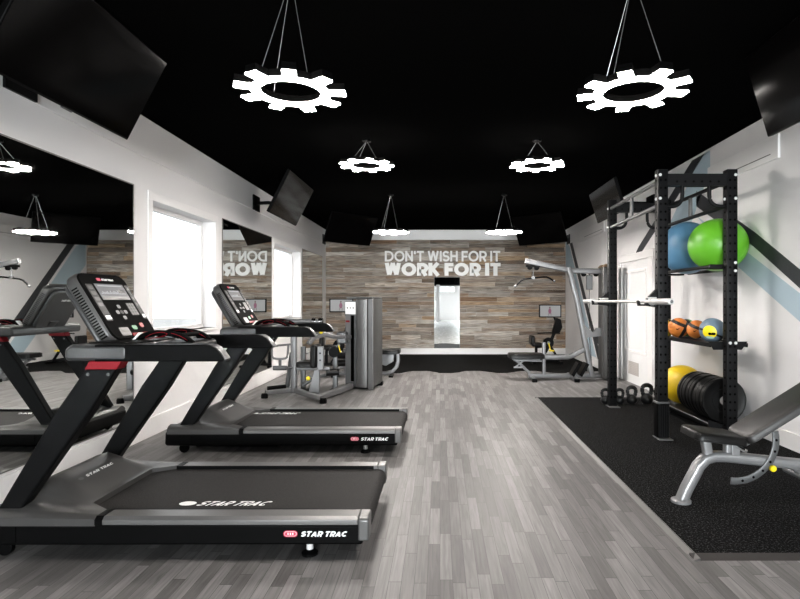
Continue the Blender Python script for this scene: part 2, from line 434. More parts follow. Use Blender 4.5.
def text_mesh(bm, s, o, ex, ey, en, width, height, t=0.2, gap=0.1, depth=0.001, shear=0.0, space=0.3):
    """writes s into bm on the plane through o spanned by ex (along) and ey (up), standing off along en"""
    lay, W = text_layout(s, t, gap, space)
    o, ex, ey, en = Vector(o), Vector(ex).normalized(), Vector(ey).normalized(), Vector(en).normalized()
    sx = width / W
    for x0, g, ch in lay:
        for q, (line, closed) in enumerate(g):
            ribbon(bm, [(x0 + x, y) for x, y in line], closed, t, lambda x, y, z: o + ex * (x * sx + shear * y * height) + ey * (y * height) + en * z, 0.0, depth * (1 + 0.2 * q))
    return bm

# ================================================================== THE ROOM
H = 3.25; XL, XR = -3.0, 3.3; YB, YR = 14.45, -11.0
TH = 0.25

floor = tag(O('floor', box(B(), XL - TH, XR + TH, YR - TH, YB + TH, -0.15, 0), 'floor'), kind='structure')
ceil = tag(O('ceiling', box(B(), XL - TH, XR + TH, YR - TH, YB + TH, H + 0.02, H + 0.2), 'ceil'), kind='structure')
tag(O('ground_outside', box(B(), -60, 60, -60, 60, -0.6, -0.5), 'ground'), kind='structure')

def wall_with_openings(x0, x1, y0, y1, ops):
    """wall solid along Y, with (ya, yb, za, zb) openings"""
    bm = B(); ops = sorted(ops); y = y0
    for ya, yb, za, zb in ops:
        box(bm, x0, x1, y, ya, 0, H + 0.02)
        box(bm, x0, x1, ya, yb, 0, za); box(bm, x0, x1, ya, yb, zb, H + 0.02)
        y = yb
    box(bm, x0, x1, y, y1, 0, H + 0.02)
    return bm

WIN_L = [(5.73, 7.33, 1.05, 2.45), (9.94, 11.79, 1.05, 2.45)]
FILL_WIN_L = [(-3.6, -1.4, 0.5, 2.75), (-7.2, -5.0, 0.5, 2.75)]  # unseen windows behind the camera, added to bring light further forward
FILL_WIN_R = [(-4.2, -1.6, 0.15, 2.75), (-8.4, -5.8, 0.15, 2.75)]  # large unseen windows, added as fill from behind on the right
wl = tag(O('wall_left', wall_with_openings(XL - TH, XL, YR, YB, WIN_L + FILL_WIN_L), 'wall'), kind='structure')
wr = tag(O('wall_right', wall_with_openings(XR, XR + TH, YR, YB, FILL_WIN_R), 'wall'), kind='structure')
wb = tag(O('wall_back', box(B(), XL - TH, XR + TH, YB, YB + TH, 0, H + 0.02), 'wall'), kind='structure')
# rear wall behind the camera, with a band of high windows, and two tall ones added for frontal light
bm = B()
rx = [(-2.6, -0.9, 0.3, 2.46), (-0.35, 1.1, 2.02, 2.46), (1.6, 3.0, 0.3, 2.46)]
x = XL - TH
for xa, xb, za, zb in rx:
    box(bm, x, xa, YR - TH, YR, 0, H + 0.02); box(bm, xa, xb, YR - TH, YR, 0, za); box(bm, xa, xb, YR - TH, YR, zb, H + 0.02); x = xb
box(bm, x, XR + TH, YR - TH, YR, 0, H + 0.02)
tag(O('wall_rear', bm, 'wall'), kind='structure')
tag(O('column', box(B(), -0.26, -0.02, -8.6, -8.3, 0, 2.5), 'trim', bevel=0.01), kind='structure')

tag(O('ceiling_soffit', box(B(), XL, XR, YR, -8.0, 2.5, H + 0.02), 'ceil'), kind='structure')
# boards along the tops of the walls, and the skirting
tag(O('trim_1', box(B(), XL, XL + 0.018, -4, YB, 2.86, H), 'trim', bevel=0.004), kind='structure')
tag(O('baseboard_left', box(B(), XL, XL + 0.02, YR, YB, 0, 0.2), 'trim', bevel=0.005), kind='structure')
tag(O('baseboard_right', box(B(), XR - 0.02, XR, YR, 8.42, 0, 0.17), 'trim', bevel=0.005), kind='structure')
tag(O('baseboard_right', box(B(), XR - 0.02, XR, 10.08, YB, 0, 0.17), 'trim', bevel=0.005), kind='structure')
tag(O('baseboard_back', box(B(), XL, XR, YB - 0.075, YB, 0, 0.165), 'trim', bevel=0.006), kind='structure')
tag(O('trim_2', box(B(), XL, XR, YB - 0.075, YB, 3.0, H), 'trim', bevel=0.006), kind='structure')
for k, (ya, yb) in enumerate(((5.33, 6.74), (11.0, 12.9))):
    t = tag(O('trim_%d' % (3 + k), box(B(), XR - 0.025, XR, ya, yb, 2.79, 3.03), 'trim', bevel=0.006), kind='structure')
    O('slot', box(B(), XR - 0.028, XR - 0.0245, ya + 0.12, yb - 0.42, 2.85, 2.858), 'shroud', t)

# reclaimed wood boards over the back wall: one cladding, each board a little proud or shy
bm = B(); z = 0.165; rr = random.Random(3)
while z < 2.995:
    hgt = min(rr.choice((0.085, 0.1, 0.1, 0.12)), 3.0 - z)
    if 3.0 - z - hgt < 0.04: hgt = 3.0 - z
    x = XL + 0.01 - rr.random() * 0.8
    while x < XR - 0.01:
        ln = rr.uniform(0.45, 1.7)
        a, b2 = max(x, XL + 0.005), min(x + ln, XR - 0.006)
        if b2 - a > 0.02:
            box(bm, a + 0.0015, b2 - 0.0015, YB - 0.022 - rr.random() * 0.012, YB - 0.001, z + 0.0015, z + hgt - 0.0015)
        x += ln
    z += hgt
clad = O('wood_cladding', bm, 'planks', wb)

# windows
def window(name, axis_x, inward, op, mull=True):
    """opening in a wall along Y; inward is +1 when the room lies at +x"""
    ya, yb, za, zb = op
    xg = axis_x - inward * 0.19
    fr = B(); w = 0.05
    for (a, b2, c, d) in ((ya, yb, za, za + w), (ya, yb, zb - w, zb), (ya, ya + w, za + w, zb - w), (yb - w, yb, za + w, zb - w)):
        box(fr, xg - 0.03, xg + 0.03, a, b2, c, d)
    wroot = tag(O(name, fr, 'trim', bevel=0.004), kind='structure')
    O('pane', box(B(), xg - 0.004, xg + 0.004, ya + w, yb - w, za + w, zb - w), 'glass', wroot)
    cs = B(); cw = 0.09; xi = axis_x
    lo, hi = sorted((xi, xi + inward * 0.012))
    for (a, b2, c, d) in ((ya - cw, yb + cw, zb, zb + cw), (ya - cw, ya, za, zb), (yb, yb + cw, za, zb)):
        box(cs, lo, hi, a, b2, c, d)
    O('casing', cs, 'trim', wroot, bevel=0.003)
    lo, hi = sorted((xi - inward * 0.15, xi + inward * 0.03))
    O('sill', box(B(), lo, hi, ya - 0.03, yb + 0.03, za - 0.03, za), 'trim', wroot, bevel=0.004)
    return wroot
for i, op in enumerate(WIN_L): window('window_%d' % (i + 1), XL, 1, op)
for i, op in enumerate(FILL_WIN_L): window('window_%d' % (i + 3), XL, 1, op)
for i, op in enumerate(FILL_WIN_R): window('window_%d' % (i + 5), XR, -1, op)
for i, (xa, xb, za, zb) in enumerate(rx):
    fr = B(); w = 0.05; n = 4 if i == 1 else 1
    for (a, b2, c, d) in ((xa, xb, za, za + w), (xa, xb, zb - w, zb), (xa, xa + w, za, zb), (xb - w, xb, za, zb)):
        box(fr, a, b2, YR - 0.17, YR - 0.11, c, d)
    for k in range(1, n):
        xm = xa + (xb - xa) * k / n; box(fr, xm - 0.025, xm + 0.025, YR - 0.17, YR - 0.11, za, zb)
    wr_ = tag(O('window_%d' % (i + 7), fr, 'trim'), kind='structure')
    O('pane', box(B(), xa + w, xb - w, YR - 0.145, YR - 0.137, za + w, zb - w), 'glass', wr_)

# door with its wide white surround on the right wall
dr = B()
box(dr, XR - 0.05, XR, 8.42, 8.62, 0, 2.08); box(dr, XR - 0.05, XR, 9.88, 10.08, 0, 2.08); box(dr, XR - 0.055, XR, 8.38, 10.12, 2.08, 2.2)
door = tag(O('door_1', dr, 'trim', bevel=0.006), kind='structure')
O('door_leaf', box(B(), XR - 0.02, XR, 8.62, 9.88, 0.0, 2.08), 'door', door)
pn = B()
for a, b2, c, d in ((8.74, 9.76, 0.52, 0.57), (8.74, 9.76, 1.88, 1.93), (8.74, 8.79, 0.57, 1.88), (9.71, 9.76, 0.57, 1.88)): box(pn, XR - 0.03, XR - 0.018, a, b2, c, d)
O('panel_moulding', pn, 'trim', door, bevel=0.004)
gr = B(); box(gr, XR - 0.027, XR - 0.019, 9.08, 9.56, 0.15, 0.37)
for k in range(7): box(gr, XR - 0.032, XR - 0.026, 9.10, 9.54, 0.162 + k * 0.029, 0.176 + k * 0.029)
O('door_grille', gr, 'vent', door)

# mural stripes painted on the right wall
def stripe(poly, m):
    O('painted_stripe', prism(B(), poly, 'x', XR - 0.0015, XR + 0.001), m, wr)
stripe([(13.98, 2.86), (13.72, 2.86), (11.22, 0.19), (11.5, 0.19)], 'navy')
stripe([(14.4, 2.95), (14.02, 2.80), (11.62, 0.21), (12.2, 0.21), (14.4, 2.35)], 'sky')
stripe([(11.75, 0.62), (11.48, 0.50), (9.0, 2.2), (7.12, 3.10), (6.85, 3.24), (7.2, 3.24), (9.12, 2.31)], 'navy')
stripe([(8.2, 2.28), (7.35, 2.28), (6.72, 3.0), (6.72, 3.24), (6.95, 3.24)], 'sky')
stripe([(7.08, 2.82), (7.08, 2.62), (6.77, 2.46), (5.79, 1.975), (5.04, 1.515), (2.6, 0.19), (2.6, 0.36), (5.04, 1.69), (5.76, 2.12), (6.44, 2.48)], 'navy')
stripe([(7.05, 2.48), (5.87, 1.905), (2.6, 0.19), (2.55, 0.19), (3.2, 0.19), (5.04, 1.21), (6.09, 1.78)], 'sky')

# ------------------------------------------------------------------ mirrors
def wall_mirror(ya, yb, label):
    t = O('wall_mirror', box(B(), XL + 0.004, XL + 0.012, ya, yb, 0.232, 2.53), 'mirror')
    tag(t, label, 'mirror', 'frameless mirrors along the window wall')
    e = B(); w = 0.008
    for a, b2, c, d in ((ya - w, yb + w, 0.222, 0.232), (ya - w, yb + w, 2.53, 2.54), (ya - w, ya, 0.232, 2.53), (yb, yb + w, 0.232, 2.53)):
        box(e, XL + 0.0005, XL + 0.014, a, b2, c, d)
    O('edge_channel', e, 'mirror_edge', t)
    return t
wall_mirror(0.4, 5.36, 'large frameless wall mirror beside the nearest treadmill, reflecting its console')
wall_mirror(7.57, 9.76, 'narrow-looking wall mirror between the two windows, reflecting the reversed word WORK')
wall_mirror(11.96, 13.98, 'tall wall mirror past the second window, filled with reflected wood boards')
t = O('wall_mirror', box(B(), -0.150, 0.517, YB - 0.056, YB - 0.045, 0.155 + 0.01, 2.02), 'mirror')
tag(t, 'slim upright mirror on the wood wall below the words WORK FOR IT', 'mirror')
e = B()
for a, b2, c, d in ((-0.158, 0.525, 2.02, 2.03), (-0.158, -0.150, 0.165, 2.02), (0.517, 0.525, 0.165, 2.02)): box(e, a, b2, YB - 0.058, YB - 0.02, c, d)
O('edge_channel', e, 'mirror_edge', t)

# ------------------------------------------------------------------ lettering on the wood wall
def wall_words(s, x0, x1, z0, z1, t, gap, label, space):
    r = root('wall_lettering', ((x0 + x1) / 2, YB - 0.034, z0), label, 'sign', 'white motto on the wood wall')
    lay, W = text_layout(s, t, gap, space); sx = (x1 - x0) / W; hh = z1 - z0
    for xo, g, ch in lay:
        bm = B()
        for q, (line, closed) in enumerate(g):
            ribbon(bm, [(xo + x, y) for x, y in line], closed, t, lambda x, y, z: Vector((x0 + x * sx, YB - 0.034 - z, z0 + y * hh)), 0.0005 * q, 0.03 + 0.0008 * q)
        O('letter', bm, 'sign', r)
wall_words("DON'T WISH FOR IT", -1.445, 1.576, 2.435, 2.712, 0.18, 0.09, "white raised words DON'T WISH FOR IT, thinner upper line on the wood wall", 0.27)
wall_words("WORK FOR IT", -1.445, 1.585, 2.062, 2.398, 0.265, 0.075, 'white raised words WORK FOR IT, bolder lower line on the wood wall', 0.27)

# ------------------------------------------------------------------ gear pendants
def gear_poly():
    pts = []; n = 9; ro, rt = 0.222, 0.312; w = 0.037
    for k in range(n):
        a = math.radians(-77 + 40 * k); ca, sa = math.cos(a), math.sin(a)
        al = math.asin(w / ro)
        pts += [(ro * math.cos(a - al), ro * math.sin(a - al)), (rt * ca + w * sa, rt * sa - w * ca), (rt * ca - w * sa, rt * sa + w * ca), (ro * math.cos(a + al), ro * math.sin(a + al))]
        b0 = a + al; b1 = math.radians(-77 + 40 * (k + 1)) - al
        for q in (0.33, 0.66): pts.append((ro * math.cos(b0 + (b1 - b0) * q), ro * math.sin(b0 + (b1 - b0) * q)))
    return pts
def gear_solid(z0, z1, ri, grow=0.0):
    bm = B(); P = gear_poly(); n = len(P)
    R = []
    for z in (z0, z1):
        out = [bm.verts.new((x, y, z)) for x, y in P]
        inn = []
        for x, y in P:
            a = math.atan2(y, x); inn.append(bm.verts.new((ri * math.cos(a), ri * math.sin(a), z)))
        R.append((out, inn))
    (o0, i0), (o1, i1) = R; fs = []
    for k in range(n):
        j = (k + 1) % n
        fs += [bm.faces.new([o0[k], i0[k], i0[j], o0[j]]), bm.faces.new([o1[k], o1[j], i1[j], i1[k]]), bm.faces.new([o0[k], o0[j], o1[j], o1[k]]), bm.faces.new([i0[k], i1[k], i1[j], i0[j]])]
    bmesh.ops.recalc_face_normals(bm, faces=fs)
    return bm
def pendant(x, y, z, label, row=0):
    r = root('pendant_light', (x, y, z), label, 'light', 'gear-shaped pendant lights')
    ORG[r.name] = Vector((0, 0, 0))
    O('diffuser', gear_solid(0.0, 0.009, 0.172), GEARS[row], r)
    O('housing', gear_solid(0.0095, 0.05, 0.172), 'ceil', r)
    top = H + 0.02 - z
    for px_, py_ in ((-0.15, -0.11), (-0.14, 0.13), (0.13, -0.14)):
        O('suspension_cable', tube(B(), [(px_, py_, 0.05), (px_ * 0.06, py_ * 0.06, top - 0.03)], 0.0018, 6), 'cord', r)
    O('ceiling_canopy', lathe(B(), [(0.05, top - 0.002), (0.05, top - 0.02), (0.02, top - 0.035), (0, top - 0.035)], (0, 0, 0), n=20), 'satin', r)
pendant(-0.864, 3.19, 2.606, 'gear-shaped pendant light above the nearest treadmill, large and low on the left side')
pendant(1.12, 3.19, 2.606, 'large gear-shaped pendant light above the black rubber mat, nearest on the right side')
pendant(-0.850, 6.38, 2.966, 'gear-shaped pendant light in the middle of the left line of three', 1)
pendant(1.125, 6.38, 2.966, 'gear-shaped pendant light in the middle of the right line of three', 1)
pendant(-0.864, 9.65, 2.60, "small far gear-shaped pendant light hanging before the word DON'T", 2)
pendant(1.125, 9.65, 2.60, 'small far gear-shaped pendant light hanging before the words FOR IT', 2)

# ------------------------------------------------------------------ televisions
def tv(bl, br, lean, wall_x, wall_y, label, zt=3.25):
    """bl, br: lower corners (x, y) seen from the front; lean: how far the top tips out over the room"""
    zb = 2.65
    bl = Vector((*bl, zb)); br = Vector((*br, zb)); ex = (br - bl).normalized(); out = Vector((ex.y, -ex.x, 0))
    up = (out * lean + Vector((0, 0, zt - zb))); h = up.length; ey = up.normalized(); n = ex.cross(ey).normalized()
    if n.dot(out) < 0: n = -n
    w = (br - bl).length
    f = lambda u, v, d: bl + ex * u + ey * v + n * d
    base = (bl + br) / 2
    r = root('television', (base.x, base.y, zb), label, 'television', 'wall televisions under the ceiling')
    def slab(u0, u1, v0, v1, d0, d1):
        bm = B(); vs = [bm.verts.new(f(u, v, d)) for d in (d0, d1) for v in (v0, v1) for u in (u0, u1)]
        fs = [bm.faces.new([vs[i] for i in q]) for q in ((0, 2, 3, 1), (4, 5, 7, 6), (0, 1, 5, 4), (2, 6, 7, 3), (0, 4, 6, 2), (1, 3, 7, 5))]
        bmesh.ops.recalc_face_normals(bm, faces=fs); return bm
    O('casing', slab(0, w, 0, h, -0.045, -0.002), 'black', r, bevel=0.006)
    O('screen', slab(0.008, w - 0.008, 0.014, h - 0.008, -0.002, 0.0006), 'screen_off', r)
    O('sensor_bar', slab(w * 0.47, w * 0.53, -0.008, 0.004, -0.02, 0.0), 'railgrey', r)
    mid = f(w / 2, h * 0.35, -0.045)
    arm = B(); wp = Vector((wall_x, wall_y, mid.z + 0.1)); el = (mid + wp) / 2 + Vector((0, -0.12, 0))
    sweep(arm, [mid, el, wp], rrect(0.05, 0.05, 0.008))
    O('mount_arm', arm, 'satin', r)
    if wall_y > YB - 0.1: box(b_ := B(), wp.x - 0.15, wp.x + 0.15, wp.y - 0.02, wp.y, wp.z - 0.12, wp.z + 0.12)
    else: box(b_ := B(), min(wp.x, wp.x + math.copysign(0.02, -wp.x)), max(wp.x, wp.x + math.copysign(0.02, -wp.x)), wp.y - 0.15, wp.y + 0.15, wp.z - 0.12, wp.z + 0.12)
    O('wall_plate', b_, 'satin', r)
    return r
XLT, XRT = XL + 0.018, XR
tv((-2.43, 2.90), (-2.43, 4.28), 0.31, XLT, 3.9, 'huge dark television tilted down, upper left corner above the nearest treadmill')
tv((-2.41, 7.75), (-2.41, 9.2), 0.30, XLT, 8.9, 'tilted dark television high on the left wall above the mirror between the windows')
tv((-2.455, 11.6), (-1.60, 12.5), 0.31, XLT, 14.1, 'dark television angled across the corner between the left wall and the wood wall')
tv((1.80, 12.5), (2.70, 11.65), 0.31, XRT, 14.1, 'black television angled across the far right corner above the lat pulldown machine')
tv((2.50, 4.2), (2.50, 2.7), 0.18, XRT, 3.5, 'dark television at the upper right edge of the picture, above the incline bench')
tv((2.54, 8.87), (2.54, 7.6), 0.14, XRT, 8.6, 'dark television high on the right wall behind the rack, partly hidden by its uprights', 3.11)

# ------------------------------------------------------------------ rubber mats
m = O('rubber_mat', box(B(), 1.40, XR - 0.025, 3.03, 7.93, 0, 0.012), 'rubber', origin=(2.3, 5.5, 0))
tag(m, 'big speckled black rubber mat under the power rack and incline bench', 'mat')
O('edge_strip', prism(B(), [(1.365, 0.0), (1.405, 0.013), (1.405, 0.0)], 'y', 2.965, 7.945), 'edge_metal', m)
O('edge_strip', prism(B(), [(2.965, 0.0), (3.03, 0.013), (3.03, 0.0)], 'x', 1.372, XR - 0.025), 'edge_rubber', m)
O('edge_strip', prism(B(), [(7.95, 0.0), (7.93, 0.013), (7.93, 0.0)], 'x', 1.372, XR - 0.025), 'edge_rubber', m)
wave = [(-1.35, 10.75), (-0.78, 10.62), (-0.68, 10.8), (-0.55, 11.0), (-0.25, 11.02), (-0.1, 10.85), (0.0, 10.68), (0.22, 10.68), (0.38, 10.8), (0.5, 11.0), (0.78, 11.03), (0.98, 10.85), (1.12, 10.68), (1.3, 10.68), (1.5, 10.9), (1.62, 11.02), (1.9, 11.02), (2.2, 10.7), (2.6, 10.7), (2.9, 10.95), (3.26, 10.95)]
m = O('rubber_mat', prism(B(), wave + [(3.26, YB - 0.08), (-1.35, YB - 0.08)], 'z', 0, 0.01), 'rubber2', origin=(0.9, 12.6, 0))
tag(m, 'black floor mat with a wavy front edge along the foot of the wood wall', 'mat')

# ------------------------------------------------------------------ treadmill
def treadmill():
    t = root('treadmill', (-1.45, 3.5, 0), 'nearest treadmill, its lit console tilted beside the large mirror', 'treadmill', 'black treadmills facing the mirrored wall')
    Y0, Y1 = 2.98, 4.02
    # base, skirts
    bm = B(); prism(bm, [(-2.55, 0.09), (-2.53, 0.073), (-0.42, 0.078), (-0.42, 0.186), (-1.9, 0.192), (-2.35, 0.205), (-2.545, 0.20)], 'y', Y0, Y1)
    base = O('base_frame', bm, 'black', t, bevel=0.012)
    bm = B()
    for y in (Y0 - 0.0012, Y1 + 0.0002):
        box(bm, -2.30, -2.297, y, y + 0.001, 0.09, 0.187)
    O('skirt_seam', bm, 'hole', base)
    O('lift_frame', box(B(), -2.32, -1.55, 3.1, 3.9, 0.035, 0.087), 'black', base, bevel=0.01)
    for y in (3.03, 3.94):
        O('transport_wheel', cyl(B(), (-2.39, y, 0.045), 0.043, -0.016, 0.016, 'y', 24), 'black', t, bevel=0.004)
        f = O('levelling_foot', lathe(B(), [(0.045, 0.0), (0.045, 0.012), (0.022, 0.03), (0.0, 0.03)], (-0.72, y + 0.015, 0), n=24), 'black', t)
        O('foot_stem', cyl(B(), (-0.72, y + 0.015, 0), 0.019, 0.03, 0.09, n=12), 'bolt', f)
    # side rails
    for y0, y1, s in ((Y0 - 0.004, 3.095, 1), (3.905, Y1 + 0.004, -1)):
        a, b2 = (y0, y1) if s > 0 else (y1, y0)
        prof = [(a, 0.186), (a, 0.213), (a + s * 0.022, 0.229), (b2, 0.229), (b2, 0.186)]
        rl = O('side_rail', prism(B(), prof, 'x', -1.83, -0.445), 'railgrey', t, bevel=0.004)
        prof2 = [(a - s * 0.002, 0.10), (a - s * 0.002, 0.216), (a + s * 0.02, 0.232), (b2, 0.232), (b2, 0.10)]
        O('rear_cap', prism(B(), prof2, 'x', -0.445, -0.385), 'gunmetal', rl, bevel=0.01)
        prof3 = [(a - s * 0.001, 0.186), (a - s * 0.001, 0.215), (a + s * 0.021, 0.2305), (b2, 0.2305), (b2, 0.186)]
        O('rail_joint', prism(B(), prof3, 'x', -1.87, -1.83), 'black', rl)
    for y in (3.0935, 3.8975):
        O('deck_edge', box(B(), -1.86, -0.47, y, y + 0.009, 0.195, 0.2305), 'black', base)
    # belt wrapped round the rear roller
    pts = [(-2.05, 0.19), (-2.05, 0.207)] + [(-0.435 + 0.052 * math.cos(math.radians(a)), 0.155 + 0.052 * math.sin(math.radians(a))) for a in range(90, -100, -15)] + [(-0.6, 0.103), (-0.6, 0.19)]
    belt = O('running_belt', prism(B(), pts, 'y', 3.10, 3.90), 'belt', t)
    bm = B(); text_mesh(bm, 'STAR TRAC', (-1.43, 3.205, 0.2076), (1, 0, 0), (0, 1, 0), (0, 0, 1), 0.40, 0.07, 0.19, 0.12, 0.0006, shear=0.6)
    o_ = arc(-1.485, 3.24, 0.05, 0.033, 0, 360, 20)[:-1]
    prism(bm, o_, 'z', 0.2076, 0.2082)
    O('belt_logo', bm, 'white', belt)
    # motor hood
    def E(a): a = abs(a); q = max(0.0, min(1.0, (0.90 - a) / 0.40)); return q * q * (3 - 2 * q)
    K = [(-2.53, 0.0), (-2.43, 0.10), (-2.37, 0.62), (-2.33, 0.9), (-2.28, 1.0), (-2.2, 0.80), (-2.1, 0.40), (-2.02, 0.08), (-1.98, 0.03), (-1.87, 0.0)]
    def F(x):
        for (xa, fa), (xb, fb) in zip(K[:-1], K[1:]):
            if x <= xb: q = (x - xa) / (xb - xa); return fa + (fb - fa) * q
        return 0
    bm = B(); nx = 34; g = {}
    half = [0.0, 0.12, 0.24, 0.36, 0.46, 0.54, 0.62, 0.68, 0.735, 0.79, 0.82, 0.85, 0.88, 0.91, 0.94, 0.965, 0.985, 1.0]
    tts = [-q for q in reversed(half[1:])] + half
    def xe(a):
        a = abs(a)
        return -2.0 if a <= 0.62 else (-1.87 if a >= 0.79 else -2.0 + 0.13 * (a - 0.62) / 0.17)
    for i in range(nx + 1):
        for j, tt in enumerate(tts):
            x = -2.53 + (xe(tt) + 2.53) * i / nx
            y = 3.5 + 0.522 * tt
            z = 0.219 + 0.135 * E(tt) * F(x)
            z += max(0, 1 - abs(abs(tt) - 0.86) / 0.16) * max(0, min(1, (-1.87 - x) / 0.35)) * 0.03
            z += 0.012 * min(1, (1 - abs(tt)) / 0.06)
            g[i, j] = bm.verts.new((x, y, z))
    for i in range(nx):
        for j in range(len(tts) - 1):
            bm.faces.new([g[i, j], g[i + 1, j], g[i + 1, j + 1], g[i, j + 1]])
    be = [e for e in bm.edges if len(e.link_faces) == 1]
    ex = bmesh.ops.extrude_edge_only(bm, edges=be)
    for v in [q for q in ex['geom'] if isinstance(q, bmesh.types.BMVert)]: v.co.z = 0.18
    bmesh.ops.recalc_face_normals(bm, faces=bm.faces)
    hood = O('motor_hood', bm, 'charcoal', t, sharp=45)
    # logo on the hood, lying on the slope that falls to the belt
    sl = math.atan2(0.175 * 0.4 / 0.1 * 1.0, 1.0)
    bm = B(); zc = 0.231 + 0.135 * F(-2.165)
    ey = Vector((-1, 0, (F(-2.2) - F(-2.1)) * 0.135 / 0.1)).normalized(); en = Vector((-ey.z, 0, ey.x)) * -1
    if en.z < 0: en = -en
    text_mesh(bm, 'STAR TRAC', Vector((-2.165, 3.375, zc)) + en * 0.002, (0, 1, 0), ey, en, 0.27, 0.018, 0.2, 0.12, 0.001, shear=0.4)
    _e = Vector((-2.165, 3.34, zc)) + en * 0.002 + ey * 0.008; _u = Vector((0, 1, 0))
    O('hood_logo', bm, 'white', hood)
    bm = B(); bm.faces.new([bm.verts.new(_e + _u * a_ + ey * b_) for a_, b_ in arc(-0.012, 0, 0.022, 0.012, 0, 360, 16)[:-1]])
    O('hood_emblem', bm, 'button', hood)
    # badge on the near skirt
    bm = B(); text_mesh(bm, 'STAR TRAC', (-0.755, Y0 - 0.0006, 0.124), (1, 0, 0), (0, 0, 1), (0, -1, 0), 0.245, 0.029, 0.24, 0.1, 0.001, shear=0.35)
    O('skirt_logo', bm, 'white', base)
    bm = B(); prism(bm, [(x - 0.81, z + 0.139) for x, z in rrect(0.076, 0.034, 0.0165, 5)], 'y', Y0 - 0.0015, Y0 - 0.0002)
    O('skirt_badge', bm, 'pink', base)
    bm = B()
    prism(bm, [(x - 0.81, z + 0.139) for x, z in rrect(0.066, 0.025, 0.012, 5)], 'y', Y0 - 0.0018, Y0 - 0.0014)
    O('skirt_badge_ring', bm, 'white', base)
    bm = B(); prism(bm, [(x - 0.81, z + 0.139) for x, z in rrect(0.062, 0.021, 0.010, 5)], 'y', Y0 - 0.0021, Y0 - 0.0017)
    O('skirt_badge_field', bm, 'pink', base)
    bm = B()
    for k in (-1, 0, 1): box(bm, -0.81 + k * 0.013 - 0.003, -0.81 + k * 0.013 + 0.003, Y0 - 0.0024, Y0 - 0.002, 0.134, 0.145)
    O('skirt_badge_mark', bm, 'white', base)
    # uprights
    for ya, yb in ((3.035, 3.115), (3.895, 3.975)):
        up = O('upright', prism(B(), [(-2.475, 0.195), (-2.35, 0.195), (-1.93, 0.79), (-1.785, 1.03), (-1.955, 1.03), (-2.115, 0.80)], 'y', ya, yb), 'satin', t, bevel=0.012, seg=3)
        O('accent_band', prism(B(), [(-1.963, 1.022), (-1.785, 1.022), (-1.757, 1.068), (-1.937, 1.068)], 'y', ya - 0.002, yb + 0.002), 'red', up, bevel=0.004)
        bm = B()
        for xx in (-1.952, -1.84):
            cyl(bm, (xx + 0.01, ya - 0.0005, 0.995), 0.009, -0.004, 0.001, 'y', 10)
        O('upright_bolt', bm, 'dksilver', up)
    # handrails and console tray
    for y0, y1 in ((3.02, 3.12), (3.89, 3.99)):
        pr = [(-1.90, 1.067), (-1.90, 1.160), (-1.29, 1.160), (-1.26, 1.155), (-1.235, 1.140), (-1.21, 1.112), (-1.187, 1.078), (-1.195, 1.067)]
        rl = O('handrail', prism(B(), pr, 'y', y0, y1), 'black', t, bevel=0.016, seg=3)
        cp = [(-1.29, 1.161), (-1.258, 1.157), (-1.231, 1.142), (-1.205, 1.113), (-1.18, 1.077), (-1.188, 1.065), (-1.196, 1.072), (-1.216, 1.108), (-1.24, 1.136), (-1.264, 1.150)]
        O('rail_end', prism(B(), cp, 'y', y0 + 0.01, y1 - 0.01), 'dkplastic', rl, bevel=0.004)
    bm = B(); prism(bm, [(-2.065, 1.08), (-2.065, 1.135), (-2.035, 1.158), (-1.79, 1.158), (-1.72, 1.155), (-1.72, 1.070), (-2.05, 1.070)], 'y', 3.018, 3.992)
    tray = O('console_tray', bm, 'dkplastic', t, bevel=0.02, seg=3)
    O('tray_pad', box(B(), -2.0, -1.73, 3.13, 3.88, 1.158, 1.164), 'black', tray, bevel=0.003)
    # grip cluster
    O('grip_block', box(B(), -1.735, -1.50, 3.30, 3.72, 1.085, 1.15), 'black', t, bevel=0.03, seg=3)
    for yy in (3.38, 3.64):
        gp = O('grip_bar', tube(B(), [(-1.86, yy, 1.155), (-1.82, yy, 1.19), (-1.74, yy - 0.01, 1.207), (-1.64, yy - 0.01, 1.20), (-1.57, yy, 1.18), (-1.52, yy, 1.14)], 0.018, 12, 2), 'gloss', t)
        O('sensor_plate', prism(B(), [(-1.885, 1.16), (-1.868, 1.16), (-1.828, 1.204), (-1.843, 1.208)], 'y', yy - 0.022, yy + 0.022), 'bolt', gp, bevel=0.004)
        bm = B(); tube(bm, [(-1.80, yy - 0.022, 1.175), (-1.76, yy - 0.03, 1.20), (-1.70, yy - 0.03, 1.212), (-1.65, yy - 0.03, 1.20), (-1.70, yy - 0.035, 1.18), (-1.78, yy - 0.035, 1.17)], 0.0014, 6, 2)
        tube(bm, [(-1.64, yy - 0.026, 1.205), (-1.58, yy - 0.026, 1.185), (-1.54, yy - 0.026, 1.16)], 0.0014, 6, 2)
        O('red_piping', bm, 'red', gp)
    O('cross_grip', tube(B(), [(-1.60, 3.36, 1.185), (-1.585, 3.5, 1.19), (-1.60, 3.66, 1.185)], 0.015, 12, 2), 'gloss', t)
    # console
    top = Vector((-2.18, 3.265, 1.575)); vd = Vector((0.5208, 0, -0.8537)); n = Vector((0.8537, 0, 0.5208)); ud = Vector((0, 1, 0)); Wc, Lc = 0.51, 0.48
    P = lambda u, v, d: top + ud * (u * Wc) + vd * (v * Lc) + n * d
    def plate(poly, d0, d1):
        bm = B(); A = [bm.verts.new(P(u, v, d0)) for u, v in poly]; D = [bm.verts.new(P(u, v, d1)) for u, v in poly]; k = len(poly)
        fs = [bm.faces.new(A), bm.faces.new(list(reversed(D)))] + [bm.faces.new([A[i], D[i], D[(i + 1) % k], A[(i + 1) % k]]) for i in range(k)]
        bmesh.ops.recalc_face_normals(bm, faces=fs); return bm
    def R(u0, u1, v0, v1): return [(u0, v0), (u1, v0), (u1, v1), (u0, v1)]
